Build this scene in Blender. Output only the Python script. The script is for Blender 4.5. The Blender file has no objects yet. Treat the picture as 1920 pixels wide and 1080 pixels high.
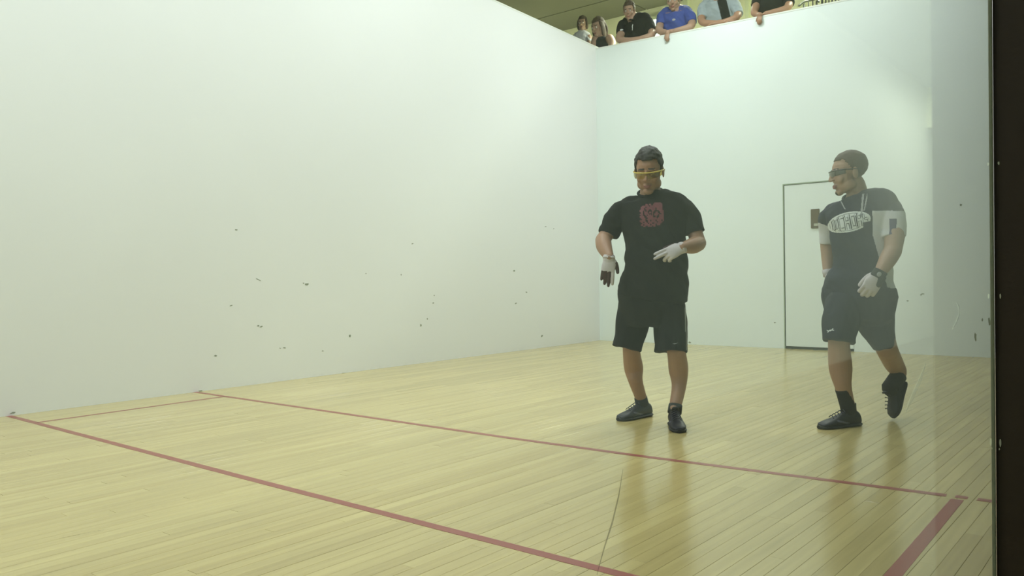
import bpy, bmesh, math, random
import numpy as np
from mathutils import Vector, Matrix, noise
from mathutils.bvhtree import BVHTree

# ------------------------------------------------------------------ camera
F_PX = 1524.17
CAM = Vector((6.405, 2.449, 0.927)); YAW, PITCH, ROLL = .6885, -.01383, -.01602
def cam_axes():
    cy, sy = math.cos(YAW), math.sin(YAW)
    w = Vector((-sy*math.cos(PITCH), cy*math.cos(PITCH), math.sin(PITCH)))
    r0 = Vector((cy, sy, 0)); u0 = r0.cross(w)
    r = r0*math.cos(ROLL)+u0*math.sin(ROLL); u = -r0*math.sin(ROLL)+u0*math.cos(ROLL)
    return r, u, w
CR, CU, CW = cam_axes()
scene = bpy.context.scene
cd = bpy.data.cameras.new('camera'); cam = bpy.data.objects.new('camera', cd)
scene.collection.objects.link(cam)
cd.sensor_width = 36; cd.lens = F_PX/1920*36; cd.clip_start = .02; cd.clip_end = 100
m = Matrix.Identity(4)
for i in range(3):
    m[i][0] = CR[i]; m[i][1] = CU[i]; m[i][2] = -CW[i]; m[i][3] = CAM[i]
cam.matrix_world = m
scene.camera = cam
# ------------------------------------------------------------------ world, lights, exposure
wd = bpy.data.worlds.new('world'); scene.world = wd; wd.use_nodes = True
wd.node_tree.nodes['Background'].inputs[0].default_value = (.8, .95, .85, 1)
wd.node_tree.nodes['Background'].inputs[1].default_value = .15
vs = scene.view_settings
vs.view_transform = 'Standard'; vs.look = 'None'; vs.gamma = 1; vs.use_curve_mapping = False
vs.exposure = 0.0
CEIL = 5.5
def area(name, loc, sx, sy, power, col, rot=(0, 0, 0)):
    l = bpy.data.lights.new(name, 'AREA'); l.shape = 'RECTANGLE'; l.size = sx; l.size_y = sy
    l.energy = power; l.color = col
    o = bpy.data.objects.new(name, l); scene.collection.objects.link(o); o.location = loc; o.rotation_euler = rot
    return o
LC = (1.0, .985, 1.06)
COURT_LAMPS = [(x, y) for x in (1.9, 3.9) for y in (1.6, 4.6, 7.6, 10.6)]
COURT_W = {1.6: 57, 4.6: 54, 7.6: 54, 10.6: 67}
for x, y in COURT_LAMPS:
    area('ceiling_lamp_light', (x, y, CEIL-.10), .55, 1.15, COURT_W[y]*(1.15 if x < 3 else .85), LC)
GALLERY_LAMPS = [(-3.4, 13.6), (.55, 13.6), (3.0, 13.6), (5.4, 13.6)]
for x, y in GALLERY_LAMPS:
    area('gallery_lamp_light', (x, y, CEIL-.10), 1.15, .4, 165, (1, .98, .84)).data.spread = math.radians(125)
CORRIDOR_LAMPS = [(7.15, 13.7)]
for x, y in CORRIDOR_LAMPS:
    area('corridor_lamp_light', (x, y, 3.3), 1.1, 2.4, 50, (1, 1, .97))

# ------------------------------------------------------------------ helpers
COL = scene.collection
def ray(q): return CW + CR*((q[0]-960)/F_PX) + CU*((540-q[1])/F_PX)
def on_plane(q, ax, val):
    d = ray(q); t = (val-CAM[ax])/d[ax]; return CAM + d*t
def floor_pt(x, y, z=0.0): return on_plane((x, y), 2, z)
def to_px(P):
    d = Vector(P)-CAM; k = d.dot(CW); return 960+F_PX*d.dot(CR)/k, 540-F_PX*d.dot(CU)/k

def tag(o, label=None, cat=None, group=None, kind=None):
    if label: o['label'] = label
    if cat: o['category'] = cat
    if group: o['group'] = group
    if kind: o['kind'] = kind
    return o
def origin_of(p):
    v = Vector((0, 0, 0))
    while p is not None:
        v += Vector(p.location); p = p.parent
    return v
def mk(name, verts, faces, mats, parent=None, loc=None, smooth=False, midx=None):
    """verts are world coordinates; loc = object origin in the world"""
    me = bpy.data.meshes.new(name)
    po = origin_of(parent) if parent else Vector((0, 0, 0))
    o0 = Vector(loc) if loc is not None else (po if parent else Vector((0, 0, 0)))
    me.from_pydata([tuple(Vector(v)-o0) for v in verts], [], [tuple(f) for f in faces])
    if not isinstance(mats, (list, tuple)): mats = [mats]
    for mm in mats: me.materials.append(mm)
    if midx is not None: me.polygons.foreach_set('material_index', midx)
    if smooth: me.polygons.foreach_set('use_smooth', [True]*len(me.polygons))
    me.update()
    o = bpy.data.objects.new(name, me); COL.objects.link(o)
    o.location = o0-po
    if parent: o.parent = parent
    return o
def empty(name, loc):
    o = bpy.data.objects.new(name, None); COL.objects.link(o); o.location = loc; o.empty_display_size = .1
    return o
def boxvf(a, b):
    x0, y0, z0 = a; x1, y1, z1 = b
    v = [(x0,y0,z0),(x1,y0,z0),(x1,y1,z0),(x0,y1,z0),(x0,y0,z1),(x1,y0,z1),(x1,y1,z1),(x0,y1,z1)]
    f = [(0,3,2,1),(4,5,6,7),(0,1,5,4),(1,2,6,5),(2,3,7,6),(3,0,4,7)]
    return v, f
def box(name, a, b, mat, parent=None, bevel=0, loc=None):
    v, f = boxvf(a, b)
    if loc is None and parent is None: loc = ((a[0]+b[0])/2, (a[1]+b[1])/2, a[2])
    o = mk(name, v, f, mat, parent, loc)
    if bevel:
        bm = bmesh.new(); bm.from_mesh(o.data)
        bmesh.ops.bevel(bm, geom=bm.edges[:], offset=bevel, segments=2, affect='EDGES')
        bm.to_mesh(o.data); bm.free()
    return o
def hexa(name, pts, mat, parent=None, loc=None):
    f = [(0,3,2,1),(4,5,6,7),(0,1,5,4),(1,2,6,5),(2,3,7,6),(3,0,4,7)]
    return mk(name, pts, f, mat, parent, loc)
class MB:
    def __init__(s): s.v = []; s.f = []
    def add(s, vf):
        n = len(s.v); s.v += [tuple(a) for a in vf[0]]; s.f += [tuple(i+n for i in f) for f in vf[1]]; return s
    def box(s, a, b): return s.add(boxvf(a, b))

# ------------------------------------------------------------------ materials
def new_mat(name):
    mt = bpy.data.materials.new(name); mt.use_nodes = True
    nt = mt.node_tree; b = nt.nodes['Principled BSDF']; return mt, nt, b
def srgb(r, g, b):
    f = lambda c: (c/255/12.92) if c/255 <= .04045 else ((c/255+.055)/1.055)**2.4
    return (f(r), f(g), f(b), 1)
def mat(name, col, rough=.6, spec=.5, var=0, vscale=8, bump=0, bscale=200, metal=0, trans=0, coat=0):
    mt, nt, b = new_mat(name)
    b.inputs['Base Color'].default_value = col; b.inputs['Roughness'].default_value = rough
    b.inputs['Specular IOR Level'].default_value = spec; b.inputs['Metallic'].default_value = metal
    b.inputs['Transmission Weight'].default_value = trans; b.inputs['Coat Weight'].default_value = coat
    tc = nt.nodes.new('ShaderNodeTexCoord')
    if var:
        n = nt.nodes.new('ShaderNodeTexNoise'); n.inputs['Scale'].default_value = vscale; n.inputs['Detail'].default_value = 4
        nt.links.new(tc.outputs['Object'], n.inputs['Vector'])
        mx = nt.nodes.new('ShaderNodeMix'); mx.data_type = 'RGBA'
        mx.inputs['A'].default_value = tuple(c*(1-var) for c in col[:3])+(1,)
        mx.inputs['B'].default_value = tuple(min(1, c*(1+var)) for c in col[:3])+(1,)
        nt.links.new(n.outputs['Fac'], mx.inputs['Factor']); nt.links.new(mx.outputs['Result'], b.inputs['Base Color'])
    if bump:
        n2 = nt.nodes.new('ShaderNodeTexNoise'); n2.inputs['Scale'].default_value = bscale; n2.inputs['Detail'].default_value = 3
        nt.links.new(tc.outputs['Object'], n2.inputs['Vector'])
        bp = nt.nodes.new('ShaderNodeBump'); bp.inputs['Strength'].default_value = bump; bp.inputs['Distance'].default_value = .003
        nt.links.new(n2.outputs['Fac'], bp.inputs['Height']); nt.links.new(bp.outputs['Normal'], b.inputs['Normal'])
    return mt
def emis(name, col, st):
    mt, nt, b = new_mat(name); b.inputs['Base Color'].default_value = col
    b.inputs['Emission Color'].default_value = col; b.inputs['Emission Strength'].default_value = st; return mt

M = {}
M['wall'] = mat('court_wall_paint', (.80, .87, .85, 1), .42, .45, var=.035, vscale=.9, bump=.12, bscale=35)
M['side_wall'] = mat('side_wall_paint', (.81, .815, .815, 1), .42, .45, var=.03, vscale=.7, bump=.12, bscale=30)
M['door'] = mat('door_paint', (.79, .86, .83, 1), .4, .45, var=.02, vscale=2)
M['gap'] = mat('shadow_gap_dark', srgb(66, 70, 58), .8)
M['joint'] = mat('door_joint', srgb(150, 166, 142), .8)
M['galwall'] = mat('gallery_wall_paint', (.84, .84, .62, 1), .7, .3, var=.04, vscale=2)
M['ceiling'] = mat('ceiling_board', (.125, .125, .09, 1), .85, .2, var=.08, vscale=3, bump=.2, bscale=80)
M['ceil_gap'] = mat('ceiling_gap', (.08, .08, .05, 1), .9)
M['carpet'] = mat('dark_carpet', (.10, .10, .085, 1), .95, .1, var=.2, vscale=60, bump=.4, bscale=300)
M['galfloor'] = mat('gallery_floor', (.5, .48, .36, 1), .6, .3, var=.1, vscale=5)
M['corr'] = mat('corridor_paint', (.38, .40, .365, 1), .6, .3, var=.03, vscale=1.5)
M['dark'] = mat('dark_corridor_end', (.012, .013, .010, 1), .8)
M['post'] = mat('dark_brown_post', srgb(50, 38, 26), .55, .3, var=.12, vscale=6, bump=.2, bscale=60)
M['smudge'] = mat('glass_smudge', (.75, .82, .74, 1), .7)
M['strip'] = mat('grey_seal_strip', srgb(185, 183, 160), .5, .4, var=.1, vscale=30)
M['lamp'] = emis('lamp_diffuser', (.95, 1, .88, 1), 3)
M['lamp_body'] = mat('lamp_body', (.8, .8, .78, 1), .4)
M['winlight'] = emis('window_daylight', (.95, 1, .97, 1), 1.6)
M['white_trim'] = mat('pale_trim', (.72, .76, .55, 1), .5)
M['scuff'] = mat('ball_scuff', srgb(142, 150, 132), .7, var=.3, vscale=120)
M['plate'] = mat('brown_pull_plate', srgb(96, 84, 62), .45, .5, var=.15, vscale=40)
M['plate_w'] = mat('pale_pull_plate_edge', srgb(176, 178, 160), .4)
M['chairmetal'] = mat('dark_chair_metal', (.03, .035, .025, 1), .4, .5)

# floor boards: colour from a per-board attribute plus stretched grain
def wood():
    mt, nt, b = new_mat('maple_boards')
    at = nt.nodes.new('ShaderNodeAttribute'); at.attribute_name = 'rnd'
    ge = nt.nodes.new('ShaderNodeNewGeometry')
    mp = nt.nodes.new('ShaderNodeMapping'); mp.inputs['Scale'].default_value = (38, 1.6, 1)
    nt.links.new(ge.outputs['Position'], mp.inputs['Vector'])
    n = nt.nodes.new('ShaderNodeTexNoise'); n.inputs['Scale'].default_value = 1; n.inputs['Detail'].default_value = 5
    nt.links.new(mp.outputs['Vector'], n.inputs['Vector'])
    mp2 = nt.nodes.new('ShaderNodeMapping'); mp2.inputs['Scale'].default_value = (1.8, .5, 1)
    nt.links.new(ge.outputs['Position'], mp2.inputs['Vector'])
    n2 = nt.nodes.new('ShaderNodeTexNoise'); n2.inputs['Scale'].default_value = 1; n2.inputs['Detail'].default_value = 3
    nt.links.new(mp2.outputs['Vector'], n2.inputs['Vector'])
    cr = nt.nodes.new('ShaderNodeValToRGB')
    cr.color_ramp.elements[0].color = (.50, .40, .168, 1); cr.color_ramp.elements[1].color = (.58, .475, .208, 1)
    nt.links.new(at.outputs['Fac'], cr.inputs['Fac'])
    def mul(src, fac_out, lo, hi):
        mr = nt.nodes.new('ShaderNodeMapRange'); mr.inputs['From Min'].default_value = .3; mr.inputs['From Max'].default_value = .7
        mr.inputs['To Min'].default_value = lo; mr.inputs['To Max'].default_value = hi
        nt.links.new(fac_out, mr.inputs['Value'])
        vm = nt.nodes.new('ShaderNodeVectorMath'); vm.operation = 'SCALE'
        nt.links.new(src, vm.inputs[0]); nt.links.new(mr.outputs['Result'], vm.inputs['Scale']); return vm.outputs[0]
    c = mul(cr.outputs['Color'], n.outputs['Fac'], .92, 1.07)
    c = mul(c, n2.outputs['Fac'], .93, 1.06)
    nt.links.new(c, b.inputs['Base Color'])
    b.inputs['Roughness'].default_value = .27; b.inputs['Specular IOR Level'].default_value = .5
    mr = nt.nodes.new('ShaderNodeMapRange'); mr.inputs['To Min'].default_value = .13; mr.inputs['To Max'].default_value = .25
    nt.links.new(n.outputs['Fac'], mr.inputs['Value']); nt.links.new(mr.outputs['Result'], b.inputs['Roughness'])
    return mt
M['wood'] = wood()
M['line'] = mat('red_line_paint', srgb(150, 78, 66), .3, .5, var=.06, vscale=12)
M['subfloor'] = mat('subfloor', (.30, .25, .12, 1), .9)

def glass_mat(name, tint, ior=1.58, extra=1.75):
    """thin-walled pane: clear transmission, Fresnel reflection of both faces counted on the face that looks at the viewer"""
    mt, nt, b = new_mat(name); nt.nodes.remove(b)
    out = nt.nodes['Material Output']
    tr = nt.nodes.new('ShaderNodeBsdfTransparent'); tr.inputs[0].default_value = tint
    tr2 = nt.nodes.new('ShaderNodeBsdfTransparent'); tr2.inputs[0].default_value = (1, 1, 1, 1)
    gl = nt.nodes.new('ShaderNodeBsdfGlossy'); gl.inputs['Roughness'].default_value = .04
    gl.inputs['Color'].default_value = (.92, 1, .93, 1)
    fr = nt.nodes.new('ShaderNodeFresnel'); fr.inputs['IOR'].default_value = ior
    ge = nt.nodes.new('ShaderNodeNewGeometry')
    # R_two_faces = 2R/(1+R)
    a = nt.nodes.new('ShaderNodeMath'); a.operation = 'MULTIPLY'; a.inputs[1].default_value = 2
    c = nt.nodes.new('ShaderNodeMath'); c.operation = 'ADD'; c.inputs[1].default_value = 1
    d = nt.nodes.new('ShaderNodeMath'); d.operation = 'DIVIDE'
    nt.links.new(fr.outputs[0], a.inputs[0]); nt.links.new(fr.outputs[0], c.inputs[0])
    nt.links.new(a.outputs[0], d.inputs[0]); nt.links.new(c.outputs[0], d.inputs[1])
    mx = nt.nodes.new('ShaderNodeMixShader'); nt.links.new(d.outputs[0], mx.inputs[0])
    nt.links.new(tr.outputs[0], mx.inputs[1]); nt.links.new(gl.outputs[0], mx.inputs[2])
    m2 = nt.nodes.new('ShaderNodeMixShader'); nt.links.new(ge.outputs['Backfacing'], m2.inputs[0])
    nt.links.new(mx.outputs[0], m2.inputs[1]); nt.links.new(tr2.outputs[0], m2.inputs[2])
    nt.links.new(m2.outputs[0], out.inputs[0])
    return mt
M['glass'] = glass_mat('court_glass', (.85, .955, .87, 1))

# ------------------------------------------------------------------ the setting
W, L = 6.1, 12.19
rnd = random.Random(7)
# floor
fl = box('floor', (0, 0, -.12), (W, L, -.012), M['subfloor']); tag(fl, kind='structure')
SW = 0.0572*1.0
boards = []
nx = int(round(W/SW)); sw = W/nx
for i in range(nx):
    y = -rnd.random()*1.6
    while y < L:
        ln = rnd.uniform(1.3, 2.6); y0, y1 = max(0, y), min(L, y+ln); y += ln
        if y1-y0 > .05: boards.append((i*sw, y0, (i+1)*sw, y1, rnd.random()))
def vis_score(bd):
    c = Vector(((bd[0]+bd[2])/2, (bd[1]+bd[3])/2, 0)); q = [Vector((bd[0], bd[1], 0)), Vector((bd[0], bd[3], 0)), c]
    ok = False
    for p in q:
        if (p-CAM).dot(CW) > .3:
            x, yy = to_px(p)
            if -50 < x < 1880 and yy < 1120: ok = True
    return (c-CAM).length if ok else 1e3+(c-CAM).length
boards.sort(key=vis_score)
def board_vf(bd):
    g = .00035; x0, y0, x1, y1, r = bd
    x0 += g; x1 -= g; y0 += g; y1 -= g; z = -.0006*r; c = .0006
    v = [(x0, y0, -.012), (x1, y0, -.012), (x1, y1, -.012), (x0, y1, -.012),
         (x0, y0, z-c), (x1, y0, z-c), (x1, y1, z-c), (x0, y1, z-c),
         (x0+c, y0+c, z), (x1-c, y0+c, z), (x1-c, y1-c, z), (x0+c, y1-c, z)]
    f = [(0,1,5,4),(1,2,6,5),(2,3,7,6),(3,0,4,7),(4,5,9,8),(5,6,10,9),(6,7,11,10),(7,4,8,11),(8,9,10,11)]
    return v, f
def set_rnd(o, vals):
    a = o.data.attributes.new('rnd', 'FLOAT', 'FACE'); a.data.foreach_set('value', vals)
for bd in boards[:298]:
    v, f = board_vf(bd); o = mk('plank', v, f, M['wood'], fl); set_rnd(o, [bd[4]]*len(f))
mb = MB(); vals = []
for bd in boards[298:]:
    vf = board_vf(bd); mb.add(vf); vals += [bd[4]]*len(vf[1])
o = mk('far_planks', mb.v, mb.f, M['wood'], fl); set_rnd(o, vals); tag(o, kind='stuff')
# painted court lines (thin paint films on the boards)
def line_strip(name, pts, w, label):
    """pts = centre line, constant width w"""
    mbv = MB(); z0, z1 = -.0002, .0005
    for (a, b) in zip(pts[:-1], pts[1:]):
        a, b = Vector((*a, 0)), Vector((*b, 0)); d = (b-a).normalized(); n = Vector((-d.y, d.x, 0))*w/2
        P = [a-n, b-n, b+n, a+n]
        mbv.add(([(p.x, p.y, z0) for p in P]+[(p.x, p.y, z1) for p in P],
                 [(4,5,6,7),(0,1,5,4),(1,2,6,5),(2,3,7,6),(3,0,4,7)]))
    return tag(mk(name, mbv.v, mbv.f, M['line'], fl), label)
LW = .043
line_strip('service_line', [(0.0, 4.61), (2.9, 4.59), (6.1, 4.59)], LW, 'red service line across the court nearest the camera')
line_strip('short_line', [(0.0, 6.02), (2.0, 6.03), (3.4, 6.033), (4.3, 6.06), (5.658, 6.145)], LW, 'thin red short line farther from the camera')
line_strip('short_line', [(5.69, 6.150), (5.735, 6.153)], LW, 'small separate piece of red short line')
line_strip('short_line', [(5.768, 6.155), (6.1, 6.158)], LW, 'last stretch of red short line beside the glass')
line_strip('service_box_line', [(.475, 4.62), (.452, 6.01)], .036, 'thin red service box line beside the left wall')
line_strip('service_box_line', [(5.735, 4.62), (5.706, 6.105)], .047, 'broad red service box line beside the glass wall')
# thin black gouge in a board, lower left
g0, g1 = floor_pt(117, 1009), floor_pt(200, 992)
d = (g1-g0).normalized(); n_ = Vector((-d.y, d.x, 0))
mbv = MB()
for k in range(9):
    a = g0.lerp(g1, k/9+rnd.uniform(0, .02)); b = g0.lerp(g1, k/9+rnd.uniform(.05, .1)); ww = n_*rnd.uniform(.001, .0028)
    mbv.add(([(a-ww)+Vector((0,0,.0004)), (b-ww*.3)+Vector((0,0,.0004)), (b+ww*.3)+Vector((0,0,.0004)), (a+ww)+Vector((0,0,.0004))], [(0,1,2,3)]))
tag(mk('floor_gouge', mbv.v, mbv.f, mat('gouge', srgb(120, 108, 70), .8), fl), 'short dark gouge in the boards near the front left')

# walls
T = .2
def wtop_left(y): return 4.18 + (L-y)*.045 if y > 8 else 4.18+(L-8)*.045
wl_pts_y = [-.2, 8.0, L+T]
v = []; f = []
for i, y in enumerate(wl_pts_y):
    z = wtop_left(y); xi = 0 + (.0)
    v += [(xi, y, -.12), (xi, y, z), (xi-T, y, z), (xi-T, y, -.12)]
for i in range(2):
    a = i*4; b = a+4
    for j in range(4): f.append((a+j, a+(j+1) % 4, b+(j+1) % 4, b+j))
f += [(3,2,1,0), (8,9,10,11)]
wl = tag(mk('wall_left', v, f, M['side_wall']), kind='structure')
# back wall with a doorway cut out (door opening X 2.69..3.49, Z 0..1.985)
def btop(x): return 4.15 - .027*x
DX0, DX1, DZ = 2.685, 3.49, 1.985
y0, y1 = L, L+T
v = []; f = []
def slab(x0, x1, z0a, z0b, z1a, z1b):
    n = len(v)
    v.extend([(x0,y0,z0a),(x1,y0,z0b),(x1,y1,z0b),(x0,y1,z0a),(x0,y0,z1a),(x1,y0,z1b),(x1,y1,z1b),(x0,y1,z1a)])
    f.extend([tuple(i+n for i in q) for q in [(0,3,2,1),(4,5,6,7),(0,1,5,4),(1,2,6,5),(2,3,7,6),(3,0,4,7)]])
slab(0, DX0, -.12, -.12, btop(0), btop(DX0))
slab(DX0, DX1, DZ, DZ, btop(DX0), btop(DX1))
slab(DX1, W+T+.05, -.12, -.12, btop(DX1), btop(W+T+.05))
wb = tag(mk('wall_back', v, f, M['wall']), kind='structure')
# thin rounded cap on top of the back wall
mbv = MB()
for k in range(1):
    xa, xb = 0.0, W+T
    mbv.add(([(xa, L-.003, btop(xa)-.014), (xb, L-.003, btop(xb)-.014), (xb, L+T+.003, btop(xb)-.014), (xa, L+T+.003, btop(xa)-.014),
              (xa, L-.003, btop(xa)+.004), (xb, L-.003, btop(xb)+.004), (xb, L+T+.003, btop(xb)+.004), (xa, L+T+.003, btop(xa)+.004)],
             [(0,3,2,1),(4,5,6,7),(0,1,5,4),(1,2,6,5),(2,3,7,6),(3,0,4,7)]))
M['cap'] = mat('painted_ledge', (.80, .82, .76, 1), .35, .5)
tag(mk('trim_1', mbv.v, mbv.f, M['cap']), kind='structure')
mbv = MB()
ys = [-.2, 8.0, L+T]
for a, b in zip(ys[:-1], ys[1:]):
    za, zb = wtop_left(a), wtop_left(b)
    mbv.add(([(-T-.01,a,za-.014),(.003,a,za-.014),(.003,b,zb-.014),(-T-.01,b,zb-.014),(-T-.01,a,za+.004),(.003,a,za+.004),(.003,b,zb+.004),(-T-.01,b,zb+.004)],
             [(0,3,2,1),(4,5,6,7),(0,1,5,4),(1,2,6,5),(2,3,7,6),(3,0,4,7)]))
tag(mk('trim_2', mbv.v, mbv.f, M['cap']), kind='structure')
# front wall, outer walls, ceiling
tag(box('wall_front', (-.2, -.4, -.12), (9, -.2, CEIL), M['wall']), kind='structure')
tag(box('wall_corridor_right', (8.5, -.2, -.12), (8.7, 16.2, 3.45), M['corr']), kind='structure')
tag(box('wall_corridor_end', (6.3, 17.5, -.12), (12, 17.7, 3.45), M['dark']), kind='structure')
tag(box('wall_corridor_far_right', (11.8, 16.2, -.12), (12, 17.5, 3.45), M['dark']), kind='structure')
tag(box('wall_corridor_left', (6.32, L+T, -.12), (6.5, 17.5, 3.45), M['corr']), kind='structure')
tag(box('floor_corridor', (6.13, -.2, -.12), (12, 17.5, -.002), M['carpet']), kind='structure')
tag(box('ceiling_corridor', (6.2, -.2, 3.45), (12, 17.7, 3.55), M['corr']), kind='structure')
tag(box('wall_gallery_back', (-8, 14.83, 2.9), (12, 15.03, CEIL), M['galwall']), kind='structure')
tag(box('wall_gallery_left', (-8.2, -.2, -.12), (-8, 15.03, CEIL), M['galwall']), kind='structure')
tag(box('floor_gallery', (-8, L+T, 2.95), (6.3, 14.83, 3.1), M['galfloor']), kind='structure')
cl = tag(box('ceiling', (-8.2, -.4, CEIL), (12, 15.03, CEIL+.15), M['ceil_gap']), kind='structure')
# ceiling boards: long panels running along X, joints recessed
tile = None; tx, ty = 2.44, 1.22
yy = 14.83-.86
edges_y = [14.83, 13.95]
while edges_y[-1] > -.3: edges_y.append(edges_y[-1]-ty)
for a, b in zip(edges_y[:-1], edges_y[1:]):
    for k in range(8):
        x0 = -8+k*tx; x1 = x0+tx
        vf = boxvf((x0+.012, max(b, -.19)+.012, CEIL-.018), (x1-.012, a-.012, CEIL+.001))
        mk('ceiling_panel', vf[0], vf[1], M['ceiling'], cl)
# lamps (real fixtures)
def lamp(x, y, z, sx, sy, label, grp):
    t = empty('ceiling_light', (x, y, z)); tag(t, label, 'light', grp)
    mbv = MB(); s = .03
    for (a, b) in [((x-sx/2-s, y-sy/2-s), (x+sx/2+s, y-sy/2)), ((x-sx/2-s, y+sy/2), (x+sx/2+s, y+sy/2+s)),
                   ((x-sx/2-s, y-sy/2), (x-sx/2, y+sy/2)), ((x+sx/2, y-sy/2), (x+sx/2+s, y+sy/2))]:
        mbv.box((a[0], a[1], z-.085), (b[0], b[1], z-.001))
    mk('frame', mbv.v, mbv.f, M['lamp_body'], t)
    vf = boxvf((x-sx/2, y-sy/2, z-.06), (x+sx/2, y+sy/2, z-.03)); mk('diffuser', vf[0], vf[1], M['lamp'], t)
for x, y in COURT_LAMPS: lamp(x, y, CEIL-.018, .6, 1.2, 'white flush ceiling light over the court', 'ceiling lights over the court')
for x, y in GALLERY_LAMPS: lamp(x, y, CEIL-.018, 1.2, .45, 'white flush ceiling light over the gallery', 'ceiling lights over the gallery')
for x, y in CORRIDOR_LAMPS: lamp(x, y, 3.45, 1.15, 2.45, 'white flush ceiling light in the corridor', 'ceiling lights in the corridor')

# door
dr = empty('door_1', ((DX0+DX1)/2, L, 0)); tag(dr, kind='structure')
box('door_leaf', (DX0+.006, L+.004, .03), (DX1-.004, L+.045, DZ-.005), M['door'], dr, bevel=.0015)
box('door_joint', (DX0, L+.03, .0), (DX1, L+.05, DZ), M['gap'], dr)
box('threshold', (DX0, L+.002, .0), (DX1-.13, L+.03, .022), M['gap'], dr)
box('frame_edge', (DX0-.012, L-.002, 0), (DX0, L+.03, DZ), M['joint'], dr)
box('frame_edge', (DX0-.012, L-.002, DZ), (DX1, L+.03, DZ+.014), M['joint'], dr)
hp = box('pull_plate', (3.012, L-.012, 1.445), (3.112, L+.006, 1.672), M['plate'], dr, bevel=.004)
box('pull_cup', (3.05, L-.016, 1.47), (3.098, L-.011, 1.50), M['plate_w'], hp)

# scuff marks on walls: small irregular flat smears
def smear(mbv, c, ax, a, b, ang, seed):
    r_ = random.Random(seed); n = 10; pts = []
    for k in range(n):
        t = 2*math.pi*k/n; rr = r_.uniform(.6, 1.15)
        pu, pv = a*math.cos(t)*rr, b*math.sin(t)*rr
        u = pu*math.cos(ang)-pv*math.sin(ang); w_ = pu*math.sin(ang)+pv*math.cos(ang)
        pts.append((c[0]+.0015, c[1]+u, c[2]+w_) if ax == 0 else (c[0]+u, c[1]-.0015, c[2]+w_))
    if ax == 0: pts = pts[::1]
    mbv.add((pts, [tuple(range(n))]))
sc = [(433,573,4,2),(443,431,4,2),(575,533,5,4),(569,531,3,2),(490,612,5,2.5),(484,611,3,2),(533,652,4,2),(525,653,3,1.5),(404,667,4,3),
      (605,658,3,2),(656,630,3,5),(686,513,2,2),(773,457,4,2),(801,598,3,2.5),(789,610,3,4),(812,568,3,2),(814,554,2,2),(964,508,4,3),(987,548,4,2.5),
      (967,569,4,2.5),(1016,630,4,3),(1023,425,4,1.5),(1038,429,3,1.5),(645,700,7,2),(484,524,8,1.2),(376,733,5,2),(24,774,6,3),(1126,640,5,2),(752,515,2,3)]
mbv = MB()
for i, (x, y, a, b) in enumerate(sc):
    c = on_plane((x, y), 0, .0); dist = (c-CAM).dot(CW); s = dist/F_PX*.65
    if 0 < c.y < L: smear(mbv, c, 0, a*s*1.3, b*s, rnd.uniform(-.5, .3), i)
tag(mk('scuff_marks', mbv.v, mbv.f, M['scuff'], wl), 'grey ball scuffs on the side wall', kind='stuff')
mbv = MB()
sc2 = [(1702,564,3,2),(1730,551,5,1.5),(1727,553,2,2),(1453,605,3,1.5),(1855,603,2.5,11),(1829,632,2.5,11),(1842,600,1.5,5),(1802,384,3,3),(1293,642,4,2)]
for i, (x, y, a, b) in enumerate(sc2):
    c = on_plane((x, y), 1, L); s = (c-CAM).dot(CW)/F_PX*.8
    smear(mbv, c, 1, a*s, b*s, rnd.uniform(-.1, .1), 50+i)
tag(mk('scuff_marks', mbv.v, mbv.f, M['scuff'], wb), 'grey ball scuffs on the back wall', kind='stuff')

# glass side wall, post, seal strip
PY = 4.43
gw = empty('wall_right', (W, 0, 0)); tag(gw, kind='structure')
for a, b in ((-.2, PY-.012), (PY+.25, 8.3), (8.32, L)):
    vf = boxvf((W-.006, a, 0), (W, b, 4.0)); mk('glass_pane', vf[0], vf[1], M['glass'], gw)
def smudge(pts, w, label, mt):
    P3 = [on_plane(q, 0, W+.0006) for q in pts]; v = []; f = []; n = len(P3)
    for i, p in enumerate(P3):
        k = math.sin(math.pi*(i+.3)/(n-.4)); t = (P3[min(i+1, n-1)]-P3[max(i-1, 0)]).normalized(); nn = t.cross(Vector((1, 0, 0)))*w*k
        v += [p-nn, p+nn]
    for i in range(n-1): f.append((2*i, 2*i+1, 2*i+3, 2*i+2))
    tag(mk('smudge', v, f, mt, gw), label)
def soft(name, col, a):
    mt, nt, b = new_mat(name); b.inputs['Base Color'].default_value = col; b.inputs['Alpha'].default_value = a; b.inputs['Roughness'].default_value = .8; return mt
sm_l = soft('pale_smudge', (.8, .9, .8, 1), .22)
smudge([(1794, 567), (1799, 578), (1799, 590), (1793, 605), (1786, 618)], .0035, 'pale curved smear on the glass', sm_l)
smudge([(1736, 682), (1726, 712), (1712, 742), (1699, 772)], .006, 'pale slanting smear on the glass', sm_l)
smudge([(1168, 880), (1160, 930), (1148, 980), (1132, 1030), (1119, 1078)], .0011, 'fine dark curved scratch on the glass', soft('dark_scratch', (.10, .10, .06, 1), .45))
tag(box('trim_3', (W, PY, 0), (W+.118, PY+.25, 4.0), M['post'], bevel=.0015), kind='structure')
tag(box('trim_4', (W-.0065, PY-.011, 0), (W, PY-.0, 4.0), M['strip'], bevel=.001), kind='structure')
tag(box('wall_right_upper', (W, -.2, 4.0), (W+.2, L, CEIL), M['side_wall']), kind='structure')

for i, (x, y, a, b_) in enumerate([(1876, 555, 3, 8), (1873, 306, 3, 6), (1876, 830, 3, 14), (1874, 842, 2, 5)]):
    mbv = MB(); c = on_plane((x, y), 1, PY); k = (c-CAM).dot(CW)/F_PX
    smear(mbv, (c.x, c.y-.0005, c.z), 1, a*k*.6, b_*k*.6, 0, 90+i); mk('paint_chip', mbv.v, mbv.f, M['strip'], bpy.data.objects['trim_3'])
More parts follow.
